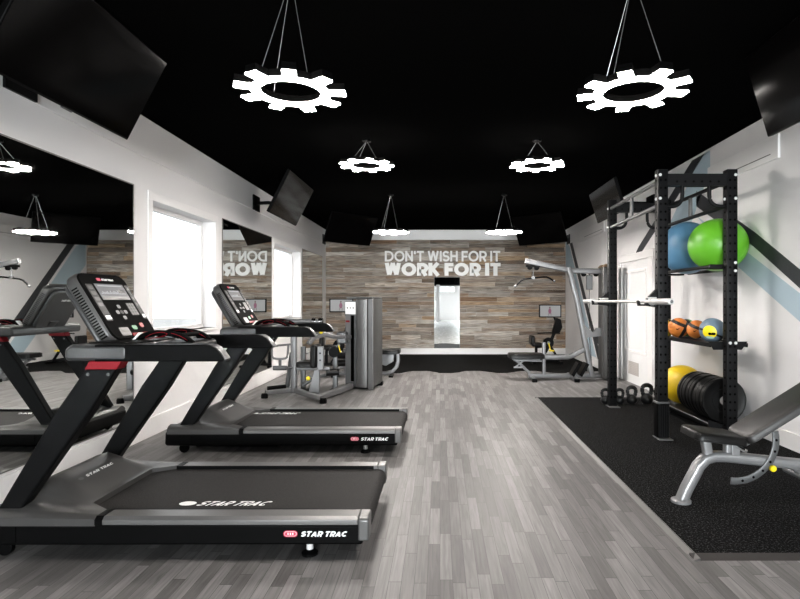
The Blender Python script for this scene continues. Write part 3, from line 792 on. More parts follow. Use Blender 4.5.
    def RR(u0, u1, v0, v1, r):
        w, h = (u1 - u0) * Wc, (v1 - v0) * Lc
        return [((x / Wc) + (u0 + u1) / 2, (y / Lc) + (v0 + v1) / 2) for x, y in rrect(w, h, r, 4)]
    outline = RR(0, 1, -0.01, 1.01, 0.075)
    con = O('console', plate(outline, -0.085, -0.003), 'charcoal', t, bevel=0.022, seg=3)
    O('console_back', plate(RR(0.05, 0.95, 0.04, 0.98, 0.06), -0.125, -0.08), 'dkplastic', con, bevel=0.03, seg=3)
    O('face_plate', plate(RR(0.018, 0.982, 0.005, 0.995, 0.066), -0.02, 0.001), 'gloss', con, bevel=0.006)
    bm = B()
    for k in range(20):
        v0 = 0.19 + k * 0.037
        vs = [P(-0.003, v0, -0.066), P(-0.003, v0 + 0.017, -0.066), P(-0.003, v0 + 0.017, -0.028), P(-0.003, v0, -0.028)]
        a = [bm.verts.new(q) for q in vs]; c = [bm.verts.new(q + Vector((0, 0.02, 0))) for q in vs]
        fs = [bm.faces.new(a), bm.faces.new(list(reversed(c)))] + [bm.faces.new([a[i], c[i], c[(i + 1) % 4], a[(i + 1) % 4]]) for i in range(4)]
        bmesh.ops.recalc_face_normals(bm, faces=fs)
    O('vent_slots', bm, 'hole', con)
    O('display', plate(R(0.25, 0.84, 0.165, 0.41), 0.0008, 0.0022), 'lcd', con)
    bm = plate(R(0.30, 0.80, 0.185, 0.205), 0.0023, 0.0028); O('display_bar', bm, 'lcd_light', con)
    bm = B()
    for k in range(16):
        u = 0.29 + k * 0.032; h = 0.02 + 0.045 * abs(math.sin(k * 1.3)) * (0.5 + k / 22)
        q = [P(u, 0.325 - h, 0.0026), P(u + 0.022, 0.325 - h, 0.0026), P(u + 0.022, 0.325, 0.0026), P(u, 0.325, 0.0026)]
        bm.faces.new([bm.verts.new(x) for x in q])
    O('display_graph', bm, 'lcd_light', con)
    bm = plate(R(0.255, 0.835, 0.355, 0.402), 0.0023, 0.0028); O('display_footer', bm, 'lcd_dark', con)
    bm = plate(R(0.66, 0.80, 0.25, 0.31), 0.0027, 0.003); O('display_clock', bm, 'lcd_dark', con)
    for u0, u1 in ((0.075, 0.205), (0.875, 0.965)):
        sp = O('button_strip', plate(RR(u0, u1, 0.175, 0.72, 0.01), 0.0008, 0.0024), 'dkbutton', con)
        for k in range(5):
            O('strip_button', plate(RR(u0 + 0.02, u1 - 0.02, 0.2 + k * 0.085, 0.25 + k * 0.085, 0.006), 0.0024, 0.0034), 'dkplastic' if k < 4 else 'dkbutton', con)
        O('strip_button', plate(RR(u0 + 0.015, u1 - 0.015, 0.645, 0.70, 0.006), 0.0024, 0.0036), 'white', con)
    for du, dv in ((0, -0.085), (0, 0.085), (-0.085, 0), (0.085, 0), (0, 0)):
        O('arrow_button', plate(RR(0.475 + du - 0.032, 0.475 + du + 0.032, 0.6 + dv - 0.026, 0.6 + dv + 0.026, 0.009), 0.0008, 0.003), 'button' if (du or dv) else 'dkbutton', con)
    kp = O('keypad', plate(RR(0.665, 0.835, 0.46, 0.655, 0.008), 0.0008, 0.002), 'dkbutton', con)
    for a in range(3):
        for b2 in range(4):
            O('number_key', plate(RR(0.675 + a * 0.053, 0.718 + a * 0.053, 0.468 + b2 * 0.047, 0.508 + b2 * 0.047, 0.004), 0.002, 0.003), 'button', con)
    O('start_button', plate(RR(0.50, 0.60, 0.81, 0.875, 0.012), 0.0008, 0.004), 'greenb', con)
    O('stop_button', plate(RR(0.69, 0.77, 0.78, 0.85, 0.013), 0.0008, 0.004), 'redb', con)
    O('card_slot', plate(RR(0.20, 0.40, 0.83, 0.95, 0.008), 0.0008, 0.004), 'charcoal', con)
    O('red_trim', plate(R(0.42, 0.965, 0.925, 0.965), 0.0008, 0.004), 'red', con)
    bm = B(); text_mesh(bm, 'STAR TRAC', P(0.455, 0.112, 0.0014), ud, -vd, n, 0.125, 0.014, 0.24, 0.12, 0.0006, shear=0.3); O('face_logo', bm, 'white', con)
    O('face_badge', plate(RR(0.36, 0.44, 0.075, 0.118, 0.008), 0.0010, 0.002), 'pink', con)
    bm = B(); text_mesh(bm, 'STAR TRAC', P(0.68, 0.28, -0.1253), -ud, -vd, -n, 0.16, 0.02, 0.24, 0.12, 0.0008, shear=0.3); O('back_logo', bm, 'white', con)
    O('console_neck', sweep(B(), [P(0.5, 0.75, -0.11), Vector((-2.03, 3.52, 1.15))], rrect(0.12, 0.06, 0.012)), 'charcoal', con)
    return t
T1 = treadmill()
T2 = dup(T1)
T2.location = (T1.location.x + 0.03, T1.location.y + 2.05, 0)
T2['label'] = 'second treadmill, standing beyond the nearest one in front of the first window'
for part in T2.children:
    if part.name.startswith('running_belt'):
        for sp in part.children: sp.location = (-0.52, 0.55, 0)

# ------------------------------------------------------------------ power rack
ZM = 0.0125
rack = root('power_rack', (2.57, 6.4, ZM), 'tall black perforated power rack with storage trays, standing on the rubber mat', 'rack')
def punched(name, bm, n_solid):
    for f in bm.faces:
        if f not in n_solid: f.material_index = 1
    o = O(name, bm, 'rack', rack); o.data.materials.append(M['hole']); return o
def post(x0, x1, y0, y1, sleeve=False):
    bm = box(B(), x0, x1, y0, y1, ZM, 2.73); bmesh.ops.bevel(bm, geom=list(bm.edges), offset=0.006, segments=2, affect='EDGES', profile=0.5)
    n_solid = set(bm.faces); z = 0.14
    xc = (x0 + x1) / 2; yc = (y0 + y1) / 2
    while z < 2.7:
        for dx in (-0.024, 0.024):
            cyl(bm, (xc + dx, y0, z), 0.0115, -0.0008, 0.0005, 'y', 10)
            cyl(bm, (xc + dx, y1, z), 0.0115, -0.0005, 0.0008, 'y', 10)
        cyl(bm, (x0, yc, z), 0.0115, -0.0008, 0.0005, 'x', 10)
        cyl(bm, (x1, yc, z), 0.0115, -0.0005, 0.0008, 'x', 10)
        z += 0.08
    p = punched('post', bm, n_solid)
    fb = O('foot_plate', box(B(), x0 - 0.015, x1 + 0.02, y0 - 0.08, y1 + 0.02, ZM, ZM + 0.01), 'dksilver', p, bevel=0.003)
    if sleeve:
        bm = prism(B(), [(x + xc, y + yc) for x, y in rrect(x1 - x0 + 0.022, y1 - y0 + 0.03, 0.02, 4)], 'z', ZM + 0.013, 0.365)
        sl = O('post_sleeve', bm, 'black', p, bevel=0.004)
        bm = B()
        for k in range(6): box(bm, x0 + 0.002 + k * 0.018, x0 + 0.010 + k * 0.018, y0 - 0.019, y0 - 0.014, ZM + 0.02, 0.35)
        O('sleeve_ribs', bm, 'rack', p)
        O('sleeve_cap', prism(B(), [(x + xc, y + yc) for x, y in rrect(x1 - x0 + 0.03, y1 - y0 + 0.038, 0.022, 4)], 'z', 0.365, 0.385), 'dksilver', p, bevel=0.006)
    return p
XA, XB, XC, XD = 2.196, 2.300, 2.893, 3.000
YA, YA2, YF, YF2 = 5.54, 5.63, 7.21, 7.30
P1 = post(XA, XB, YA, YA2, True); P2 = post(XC, XD, YA, YA2); P3 = post(XA + 0.022, XB + 0.022, YF, YF2); P4 = post(XC, XD + 0.03, YF, YF2)
# cross beams with their holes
for y0, y1 in ((YA + 0.005, YA2 - 0.005), (YF + 0.005, YF2 - 0.005)):
    bm = box(B(), XB, XC, y0, y1, 2.565, 2.685); n_solid = set(bm.faces)
    for k in range(6): cyl(bm, (XB + 0.09 + k * 0.084, y0, 2.605), 0.0115, -0.0008, 0.0005, 'y', 10)
    punched('cross_beam', bm, n_solid)
O('side_beam', box(B(), XC + 0.02, XD - 0.02, YA2, YF, 0.02, 0.07), 'rack', rack, bevel=0.004)
# rails along both sides, with the little brackets between them
for xx, dx in ((XA + 0.03, 0.022), (XC + 0.03, 0.0)):
    for zz in (2.615, 2.37):
        O('pull_up_bar', tube(B(), [(xx, YA2 - 0.03, zz), (xx + dx, YF + 0.03, zz)], 0.021, 14), 'dksilver' if dx else 'rack', rack)
    ym = (YA2 + YF) / 2
    br = B(); box(br, xx + dx / 2 - 0.014, xx + dx / 2 + 0.014, ym - 0.03, ym + 0.03, 2.37, 2.62)
    O('bar_bracket', br, 'dksilver', rack, bevel=0.008)
# J-shaped grips under the beams
for yy in (YA + 0.045, YF + 0.045):
    for x0, x1 in ((XB, XB + 0.16), (XC, XC - 0.16)):
        O('pull_up_grip', tube(B(), [(x1, yy, 2.57), (x1, yy, 2.45), (x1 + (x0 - x1) * 0.15, yy, 2.39), (x1 + (x0 - x1) * 0.5, yy, 2.36), (x0, yy, 2.36)], 0.02, 12, 2), 'rack', rack)
# bolts
def boltf(x, y, z): O('bolt', lathe(B(), [(0.0155, 0.0), (0.0155, -0.006), (0.010, -0.012), (0, -0.012)], (x, y, z), 'y', 12), 'bolt', rack)
def bolts_(x, y, z): O('bolt', lathe(B(), [(0.0155, 0.0), (0.0155, -0.006), (0.010, -0.012), (0, -0.012)], (x, y, z), 'x', 12), 'bolt', rack)
for xx in ((XA + XB) / 2 - 0.03, XD - 0.022):
    for zz in (2.672, 2.435): boltf(xx, YA, zz)
for zz in (2.672, 2.435): bolts_(XA, YA + 0.045, zz); bolts_(XC, YA + 0.045, zz)
for zz in (1.787, 1.705): boltf(XD - 0.025, YA, zz)
for dx in (0.03, 0.085): boltf(XC + dx, YA, 0.977)
for zz in (2.615, 2.37): bolts_(XA + 0.022, YF + 0.045, zz)

# trays between the right-hand posts
YT = 7.05
tr = B(); tube(tr, [(2.78, YA2 + 0.01, 1.752), (2.78, YT, 1.752)], 0.019, 12); tube(tr, [(3.185, 5.97, 1.752), (3.185, YT, 1.752)], 0.019, 12)
trk = O('ball_tray', tr, 'rack', rack)
O('tray_bracket', box(B(), 2.762, 2.97, YA2 + 0.001, YA2 + 0.03, 1.728, 1.776), 'rack', trk, bevel=0.008)
O('tray_bracket', box(B(), 2.86, 3.13, YF - 0.17, YF - 0.002, 1.728, 1.750), 'rack', trk, bevel=0.006)
tr = B(); box(tr, 2.78, 3.152, YA2 + 0.01, YT, 0.93, 0.952); box(tr, 2.772, 2.782, YA2 + 0.01, YT, 0.925, 0.968); box(tr, 3.15, 3.16, YA2 + 0.01, YT, 0.925, 0.968)
trk = O('medicine_ball_tray', tr, 'rack', rack, bevel=0.003)
O('tray_bracket', prism(B(), [(2.75, 0.985), (2.80, 0.90), (3.09, 0.90), (3.15, 0.985)], 'y', YA2 + 0.0005, YA2 + 0.009), 'rack', trk)
O('tray_bracket', box(B(), 2.86, 3.13, YF - 0.17, YF - 0.002, 0.90, 0.929), 'rack', trk)
tr = B(); box(tr, 2.77, 3.14, YA2 + 0.01, YT, 0.11, 0.134)
trk = O('plate_tray', tr, 'rack', rack, bevel=0.003)
O('tray_lip', box(B(), 2.762, 2.772, YA2 + 0.01, YT, 0.130, 0.144), 'silver', trk, bevel=0.003)
O('tray_bracket', prism(B(), [(2.75, 0.18), (2.75, 0.10), (3.15, 0.10), (3.15, 0.18), (3.0, 0.135), (2.9, 0.135)], 'y', YA2 + 0.0005, YA2 + 0.009), 'rack', trk)
O('tray_bracket', box(B(), 2.86, 3.13, YF - 0.17, YF - 0.002, 0.08, 0.109), 'rack', trk)
# hooks for the bar
BX, BZ = 2.055, 1.395
for y in (YA + 0.02, YF + 0.02):
    hx = XA if y < 6 else XA + 0.022
    bm = B(); prism(bm, [(hx, BZ + 0.13), (hx, BZ - 0.06), (BX + 0.04, BZ - 0.045), (BX - 0.045, BZ - 0.045), (BX - 0.055, BZ + 0.012), (BX - 0.035, BZ + 0.012), (BX - 0.025, BZ - 0.0265), (BX + 0.027, BZ - 0.0265), (BX + 0.04, BZ + 0.03)], 'y', y, y + 0.05)
    hk = O('bar_hook', bm, 'rack', rack, bevel=0.004)
    O('hook_liner', box(B(), BX + 0.045, hx - 0.005, y - 0.003, y + 0.053, BZ + 0.02, BZ + 0.045), 'barsteel', hk, bevel=0.004)

bb = root('barbell', (BX, 6.3, BZ), 'chrome barbell resting on the hooks of the power rack', 'barbell')
O('shaft', tube(B(), [(BX, 5.34, BZ), (BX, 7.42, BZ)], 0.016, 14), 'barsteel', bb)
for y0, y1, s in ((5.34, 4.88, -1), (7.42, 7.80, 1)):
    sv = O('sleeve', lathe(B(), [(0.015, 0), (0.036, 0.0), (0.036, 0.03), (0.029, 0.035), (0.029, abs(y1 - y0) - 0.004), (0.022, abs(y1 - y0)), (0.0, abs(y1 - y0))] if s > 0 else [(0.015, 0), (0.036, 0.0), (0.036, -0.03), (0.029, -0.035), (0.029, -abs(y1 - y0) + 0.004), (0.022, -abs(y1 - y0)), (0.0, -abs(y1 - y0))], (BX, y0, BZ), 'y', 20), 'barsteel', bb)
    O('end_cap', cyl(B(), (BX, y1, BZ), 0.016, -0.002, 0.002, 'y', 16), 'dksilver', sv)

# exercise balls on the top tray
def exball(name, c, r, m, label, sq=1.0):
    o = O(name, ball(B(), c, r, r, r * sq, 48, 26), m, origin=c)
    tag(o, label, 'exercise ball', 'exercise balls stored on the rack')
    return o
gb = exball('exercise_ball', (2.998, 5.938, 2.004), 0.299, 'gball', 'glossy lime green exercise ball on the top tray of the rack', 0.95)
bb2 = exball('exercise_ball', (2.965, 6.60, 2.035), 0.303, 'bball', 'steel blue exercise ball behind the green one on the top tray', 1.03)
yb = exball('exercise_ball', (2.99, 6.79, 0.137 + 0.236), 0.25, 'yball', 'mustard yellow exercise ball on the bottom tray behind the black plates', 0.94)
for o, c, r in ((gb, (2.998, 5.938, 2.004), 0.299), (bb2, (2.965, 6.60, 2.035), 0.303), (yb, (2.99, 6.79, 0.373), 0.25)):
    bm = B(); lathe(bm, [(0.012, -r + 0.004), (0.012, -r - 0.001), (0.0, -r - 0.001)], c, 'y', 12)
    O('plug', bm, o.data.materials[0], o)

# medicine balls
def medball(c, r, m, label):
    o = O('medicine_ball', ball(B(), c, r, u=32, v=20), m, origin=c)
    return tag(o, label, 'medicine ball', 'medicine balls on the middle tray')
zt = 0.953
o1 = medball((2.915, 6.72, zt + 0.122), 0.12, 'obl1', 'orange medicine ball with wide black bands, nearest the left post on the middle tray')
o2 = medball((3.02, 6.47, zt + 0.112), 0.11, 'obl2', 'smaller orange medicine ball between the banded orange one and the grey one')
o3 = medball((3.085, 6.88, zt + 0.112), 0.11, 'grnb', 'dark green medicine ball peeking out behind the two orange ones')
o4 = medball((2.885, 7.0, zt + 0.113), 0.112, 'yelb', 'yellow medicine ball mostly hidden behind the left post and the banded orange ball')
o5 = medball((2.915, 5.885, zt + 0.134), 0.132, 'gryb', 'slate grey medicine ball with a yellow disc on its front')
def on_ball(c, r, d, up, shapes, m, parent, name):
    """flat marks that hug a ball's surface round direction d"""
    d = Vector(d).normalized(); up = Vector(up); e1 = up.cross(d).normalized(); e2 = d.cross(e1); c = Vector(c)
    bm = B()
    for poly in shapes:
        k = len(poly); ctr = (sum(p[0] for p in poly) / k, sum(p[1] for p in poly) / k)
        rings = []
        for q in (1.0, 0.66, 0.33):
            ring = []
            for x, y in poly:
                x = ctr[0] + (x - ctr[0]) * q; y = ctr[1] + (y - ctr[1]) * q
                v = (d + e1 * (x / r) + e2 * (y / r)).normalized(); ring.append(bm.verts.new(c + v * (r + 0.0012)))
            rings.append(ring)
        cv = bm.verts.new(c + (d + e1 * (ctr[0] / r) + e2 * (ctr[1] / r)).normalized() * (r + 0.0012))
        for a, b2 in zip(rings[:-1], rings[1:]):
            for i in range(k): bm.faces.new([a[i], a[(i + 1) % k], b2[(i + 1) % k], b2[i]])
        for i in range(k): bm.faces.new([rings[-1][i], rings[-1][(i + 1) % k], cv])
    bmesh.ops.recalc_face_normals(bm, faces=bm.faces)
    return O(name, bm, m, parent)
d5 = Vector((-2.915 - 0.05, -5.885, 0.0)); c5 = (2.915, 5.885, zt + 0.134)
on_ball(c5, 0.132, d5, (0, 0, 1), [arc(-0.042, -0.022, 0.088, 0.084, 0, 360, 28)[:-1]], 'yellow', o5, 'yellow_disc')
on_ball(c5, 0.1332, d5, (0, 0, 1), [[(x - 0.005, y - 0.034) for x, y in rrect(0.075, 0.03, 0.012, 4)]], 'hole', o5, 'grip_slot')
on_ball(c5, 0.1332, d5, (0, 0, 1), [arc(-0.03, -0.088, 0.055, 0.022, 0, 360, 20)[:-1]], 'mint', o5, 'mint_patch')
tick = [(-0.022, 0.004), (-0.012, -0.012), (0.006, -0.010), (0.028, 0.014), (0.004, 0.0), (-0.008, -0.002)]
on_ball((2.915, 6.72, zt + 0.122), 0.12, (-0.43, -1, 0.0), (0, 0, 1), [[(x - 0.01, y - 0.01) for x, y in tick]], 'hole', o1, 'tick_mark')
on_ball((3.02, 6.47, zt + 0.112), 0.11, (-0.6, -1, 0.0), (0, 0, 1), [[(x * 0.9 - 0.01, y * 0.9 - 0.012) for x, y in tick]], 'hole', o2, 'tick_mark')

# bumper plates standing on the bottom tray
def bumper(y, th, r, label):
    z = 0.1355 + r; c = (2.95, y, z); h = th / 2
    prof = [(0.026, -h * 0.9), (0.05, -h * 0.9), (0.055, -h * 0.62), (0.115, -h * 0.62), (0.125, -h * 0.9), (r - 0.03, -h * 0.9), (r - 0.022, -h), (r - 0.008, -h), (r, -h + 0.008),
            (r, h - 0.008), (r - 0.008, h), (r - 0.022, h), (r - 0.03, h * 0.9), (0.125, h * 0.9), (0.115, h * 0.62), (0.055, h * 0.62), (0.05, h * 0.9), (0.026, h * 0.9)]
    o = O('bumper_plate', lathe(B(), prof, c, 'y', 56), 'bumper', origin=c)
    tag(o, label, 'weight plate', 'black bumper plates on the bottom tray')
    bm = B()
    lathe(bm, [(0.026, -h * 0.88), (0.046, -h * 0.88), (0.046, -h * 1.02), (0.026, -h * 1.02)], c, 'y', 24); O('steel_hub', bm, 'barsteel', o)
    return o
y = 5.70; names = ['frontmost black bumper plate, its full face and steel hub facing out', 'second black bumper plate from the front of the row', 'third black bumper plate from the front of the row',
     'fourth black bumper plate from the front of the row', 'fifth black bumper plate from the front of the row', 'sixth black bumper plate, third from the yellow ball', 'seventh black bumper plate, next to last before the yellow ball', 'rearmost black bumper plate, right beside the yellow ball']
for th, nm, r in zip((0.07, 0.085, 0.085, 0.07, 0.07, 0.085, 0.06, 0.06), names, (0.232, 0.232, 0.226, 0.232, 0.229, 0.232, 0.228, 0.23)):
    bumper(y + th / 2, th - 0.006, r, nm); y += th + 0.006

# kettlebells
def kettlebell(x, y, s, label):
    r = root('kettlebell', (x, y, ZM), label, 'kettlebell', 'kettlebells in a row on the mat edge')
    ORG[r.name] = Vector((0, 0, 0))
    R_ = 0.074 * s
    prof = [(0.0, 0.0), (R_ * 0.72, 0.0)] + [(R_ * math.cos(math.radians(a)), R_ * 0.82 + R_ * math.sin(math.radians(a))) for a in range(-48, 71, 8)] + [(0, R_ * 1.80)]
    O('bell', lathe(B(), prof, (0, 0, 0), n=28), 'iron', r)
    w = R_ * 0.72
    O('handle', tube(B(), [(-w * 0.75, 0, R_ * 1.45), (-w * 1.08, 0, R_ * 2.1), (-w * 0.98, 0, R_ * 2.75), (-w * 0.45, 0, R_ * 3.06), (w * 0.45, 0, R_ * 3.06), (w * 0.98, 0, R_ * 2.75), (w * 1.08, 0, R_ * 2.1), (w * 0.75, 0, R_ * 1.45)], R_ * 0.34, 12, 2), 'iron', r)
    return r
kettlebell(2.235, 7.43, 0.85, 'small black kettlebell at the left end of the row, left of the far rack post')
kettlebell(2.425, 7.43, 0.85, 'black kettlebell half hidden right behind the far left rack post')
kettlebell(2.585, 7.42, 1.0, 'black kettlebell standing free in the middle of the row')
kettlebell(2.79, 7.42, 1.12, 'biggest black kettlebell, second from the right end of the row')
kettlebell(2.965, 7.44, 0.95, 'black kettlebell at the right end, mostly hidden by the sleeved rack post')

# ------------------------------------------------------------------ incline bench
bn = root('incline_bench', (2.25, 3.80, ZM), 'adjustable incline bench with black pads and silver frame on the rubber mat', 'bench')
yc = 3.80
fr = sweep(B(), [(1.672, yc, 0.03), (1.70, yc, 0.10), (1.785, yc, 0.262), (1.83, yc, 0.310), (1.89, yc, 0.328), (1.97, yc, 0.326), (2.35, yc, 0.286), (2.95, yc, 0.226)], rrect(0.07, 0.085, 0.022, 3), up=(0, 1, 0))
bmesh.ops.rotate(fr, verts=fr.verts, cent=(0, 0, 0), matrix=Matrix.Identity(3))
O('main_frame', fr, 'brightsilver', bn)
O('front_foot', lathe(B(), [(0.066, ZM), (0.066, ZM + 0.016), (0.045, ZM + 0.026), (0, ZM + 0.026)], (1.665, yc, 0), n=24), 'brightsilver', bn)
O('rear_leg', sweep(B(), [(2.93, yc, 0.23), (2.97, yc, 0.06)], rrect(0.07, 0.07, 0.02, 3), up=(0, 1, 0)), 'brightsilver', bn)
O('rear_foot', tube(B(), [(2.97, yc - 0.27, 0.045), (2.97, yc + 0.27, 0.045)], 0.033, 16), 'brightsilver', bn)
for x0, x1, z0, z1 in ((1.85, 1.83, 0.34, 0.455), (1.99, 1.995, 0.33, 0.442)):
    O('seat_support', sweep(B(), [(x0, yc, z0), (x1, yc, z1)], rrect(0.06, 0.055, 0.012, 3), up=(0, 1, 0)), 'brightsilver', bn)
def pad(x0, z0, x1, z1, th, y0, y1, m, taper=0.0):
    d = Vector((x1 - x0, 0, z1 - z0)); n = Vector((-d.z, 0, d.x)).normalized(); L_ = d.length; d.normalize()
    bm = B(); prof = []
    # outline in (along, across), then rounded edges from the bevel
    r = 0.05
    out = [(u + L_ / 2, v) for u, v in rrect(L_, y1 - y0, r, 5)]
    ym = (y0 + y1) / 2
    lay = [(-0.5 * th, 0.012), (-0.42 * th, 0.0), (0.25 * th, 0.0), (0.43 * th, 0.008), (0.5 * th, 0.024)]
    rings = []
    for hh, ins in lay:
        ring = []
        for u, v in out:
            uu = u + (ins if u < L_ / 2 else -ins); vv = v + (ins if v < 0 else -ins)
            vv *= 1 - taper * (uu / L_)
            q = Vector((x0, ym, z0)) + d * uu + Vector((0, vv, 0)) + n * hh
            ring.append(bm.verts.new(q))
        rings.append(ring)
    fs = [bm.faces.new(list(reversed(rings[0]))), bm.faces.new(rings[-1])]
    k = len(out)
    for a, b2 in zip(rings[:-1], rings[1:]):
        for i in range(k): fs.append(bm.faces.new([a[i], a[(i + 1) % k], b2[(i + 1) % k], b2[i]]))
    bmesh.ops.recalc_face_normals(bm, faces=fs)
    return bm
O('seat_pad', pad(1.71, 0.498, 2.065, 0.452, 0.06, yc - 0.145, yc + 0.145, 'vinyl'), 'vinyl', bn, sharp=50)
O('back_pad', pad(2.055, 0.462, 2.86, 0.965, 0.06, yc - 0.145, yc + 0.145, 'vinyl'), 'vinylback', bn, sharp=50)
O('back_frame', sweep(B(), [(2.03, yc, 0.415), (2.10, yc, 0.425), (2.80, yc, 0.86)], rrect(0.05, 0.05, 0.01), up=(0, 1, 0)), 'brightsilver', bn)
ap = [(2.012 + 0.28 * math.cos(math.radians(a)), yc, 0.452 + 0.28 * math.sin(math.radians(a))) for a in range(12, -99, -6)]
ladder = O('adjustment_arc', sweep(B(), ap, rrect(0.014, 0.046, 0.004, 2), up=(0, 1, 0)) if False else sweep(B(), [(p[0], p[1] - 0.048, p[2]) for p in ap], rrect(0.046, 0.012, 0.004, 2), up=(0, 1, 0)), 'dksilver', bn)
for a in range(0, -96, -16):
    O('arc_hole', cyl(B(), (2.012 + 0.28 * math.cos(math.radians(a)), yc - 0.0545, 0.452 + 0.28 * math.sin(math.radians(a))), 0.009, -0.001, 0.0005, 'y', 12), 'hole', ladder)
O('adjust_knob', lathe(B(), [(0.0, -0.022), (0.017, -0.021), (0.022, -0.015), (0.022, 0.0), (0.01, 0.004), (0.01, 0.02)], (2.262, yc - 0.055, 0.262), 'y', 20), 'yellow', bn)
O('hinge_pin', tube(B(), [(2.03, yc - 0.15, 0.405), (2.03, yc + 0.15, 0.405)], 0.012, 12), 'chrome', bn)
O('hinge_plate', box(B(), 1.995, 2.055, yc - 0.04, yc + 0.04, 0.30, 0.425), 'brightsilver', bn, bevel=0.006)
O('rear_roller', tube(B(), [(2.45, yc - 0.10, 0.215), (2.45, yc + 0.1, 0.215)], 0.026, 16), 'brightsilver', bn)
O('roller_bracket', box(B(), 2.43, 2.47, yc - 0.03, yc + 0.03, 0.215, 0.25), 'brightsilver', bn)

# ------------------------------------------------------------------ lat pulldown machine
ym = 9.8
lt = root('lat_pulldown_machine', (2.3, ym, 0), 'silver lat pulldown machine with black seat before the wood wall', 'gym machine')
O('seat_pad', pad(1.22, 0.43, 1.84, 0.425, 0.085, ym - 0.19, ym + 0.19, 'vinyl'), 'vinyl', lt, sharp=50)
bar = rrect(0.07, 0.085, 0.015)
O('seat_leg', sweep(B(), [(1.30, ym, 0.38), (1.40, ym, 0.31), (1.62, ym, 0.09), (1.70, ym, 0.075)], rrect(0.05, 0.05, 0.012)), 'silver', lt)
bm = B(); sweep(bm, [(1.30, ym - 0.1, 0.355), (1.80, ym - 0.1, 0.34)], rrect(0.03, 0.03, 0.006)); sweep(bm, [(1.30, ym + 0.1, 0.355), (1.80, ym + 0.1, 0.34)], rrect(0.03, 0.03, 0.006))
sweep(bm, [(1.30, ym - 0.1, 0.23), (1.48, ym - 0.1, 0.23)], rrect(0.03, 0.03, 0.006)); sweep(bm, [(1.32, ym - 0.1, 0.23), (1.48, ym - 0.1, 0.35)], rrect(0.025, 0.025, 0.006))
O('seat_bracket', bm, 'silver', lt)
O('base_tube', sweep(B(), [(1.58, ym, 0.07), (3.0, ym, 0.07)], bar), 'silver', lt)
O('seat_post', sweep(B(), [(1.85, ym, 0.09), (1.85, ym, 0.66)], rrect(0.06, 0.07, 0.012)), 'silver', lt)
O('thigh_beam', sweep(B(), [(1.85, ym, 0.40), (2.28, ym, 0.40), (2.36, ym, 0.43), (2.60, ym, 0.55)], bar), 'silver', lt)
O('main_upright', sweep(B(), [(2.29, ym, 2.0), (2.44, ym, 1.42), (2.70, ym, 0.06)], rrect(0.09, 0.115, 0.02), up=(0, 1, 0)), 'silver', lt)
O('top_arm', sweep(B(), [(1.515, ym, 2.115), (2.24, ym, 1.962), (2.36, ym, 1.94), (2.9, ym, 1.925)], rrect(0.08, 0.095, 0.015)), 'silver', lt)
O('upright_gusset', prism(B(), [(2.50, 1.05), (2.72, 0.84), (2.78, 0.92), (2.88, 0.92), (2.88, 0.78), (2.56, 0.74)], 'y', ym - 0.02, ym + 0.02), 'silver', lt)
bm = B(); box(bm, 1.53, 1.78, ym - 0.035, ym + 0.035, 2.0, 2.045); cyl(bm, (1.60, ym, 2.0), 0.045, -0.02, 0.02, 'y', 20); cyl(bm, (1.72, ym, 1.99), 0.045, -0.02, 0.02, 'y', 20)
O('pulley', bm, 'satin', lt)
O('cable', tube(B(), [(1.66, ym, 2.0), (1.66, ym, 1.82)], 0.008, 8), 'silver', lt)
lb = O('pulldown_bar', tube(B(), [(1.35, ym, 1.67), (1.40, ym, 1.72), (1.47, ym, 1.785), (1.66, ym, 1.81), (1.88, ym, 1.835), (1.95, ym, 1.81), (2.03, ym, 1.76)], 0.016, 12, 1), 'satin', lt)
bm = B(); box(bm, 1.63, 1.69, ym - 0.02, ym + 0.02, 1.79, 1.84); ball(bm, (2.035, ym, 1.757), 0.026, u=12, v=8); ball(bm, (1.345, ym, 1.665), 0.026, u=12, v=8)
O('bar_fittings', bm, 'silver', lb)
tw = O('weight_tower', box(B(), 2.86, 3.08, ym - 0.16, ym + 0.16, 0.03, 2.0), 'shroud', lt, bevel=0.02)
O('tower_cap', prism(B(), [(2.85, 2.0), (3.09, 2.0), (3.05, 2.05), (2.90, 2.05)], 'y', ym - 0.17, ym + 0.17), 'brown', tw, bevel=0.01)
O('tower_stripe', box(B(), 3.03, 3.09, ym - 0.175, ym - 0.158, 0.03, 2.0), 'silver', tw)
O('pulley_plate', box(B(), 2.605, 2.715, ym - 0.03, ym + 0.03, 1.60, 1.86), 'dksilver', lt, bevel=0.01)
bm = B(); tube(bm, [(2.66, ym, 1.92), (2.66, ym, 1.85)], 0.01, 8); tube(bm, [(2.66, ym, 1.6), (2.66, ym, 0.8), (2.72, ym, 0.1)], 0.005, 8); cyl(bm, (2.56, ym, 1.88), 0.045, -0.02, 0.02, 'y', 16); cyl(bm, (2.78, ym, 1.88), 0.045, -0.02, 0.02, 'y', 16)
O('cable_run', bm, 'satin', lt)
for x0 in (2.28, 2.42):
    O('foot_plate', prism(B(), [(x0, 0.12), (x0 + 0.04, 0.08), (x0 + 0.17, 0.30), (x0 + 0.12, 0.33)], 'y', ym - 0.28, ym - 0.06), 'satin', lt, bevel=0.006)
bm = B(); sweep(bm, [(2.36, ym - 0.32, 0.045), (2.36, ym + 0.32, 0.045)], rrect(0.06, 0.08, 0.015)); sweep(bm, [(3.0, ym - 0.32, 0.045), (3.0, ym + 0.32, 0.045)], rrect(0.06, 0.08, 0.015)); sweep(bm, [(1.63, ym - 0.22, 0.04), (1.63, ym + 0.22, 0.04)], rrect(0.06, 0.07, 0.015))
O('cross_feet', bm, 'silver', lt)
for xx in (1.63, 2.36):
    O('rubber_foot', box(B(), xx - 0.045, xx + 0.045, ym - 0.36, ym - 0.29, 0.0, 0.06), 'black', lt, bevel=0.01)

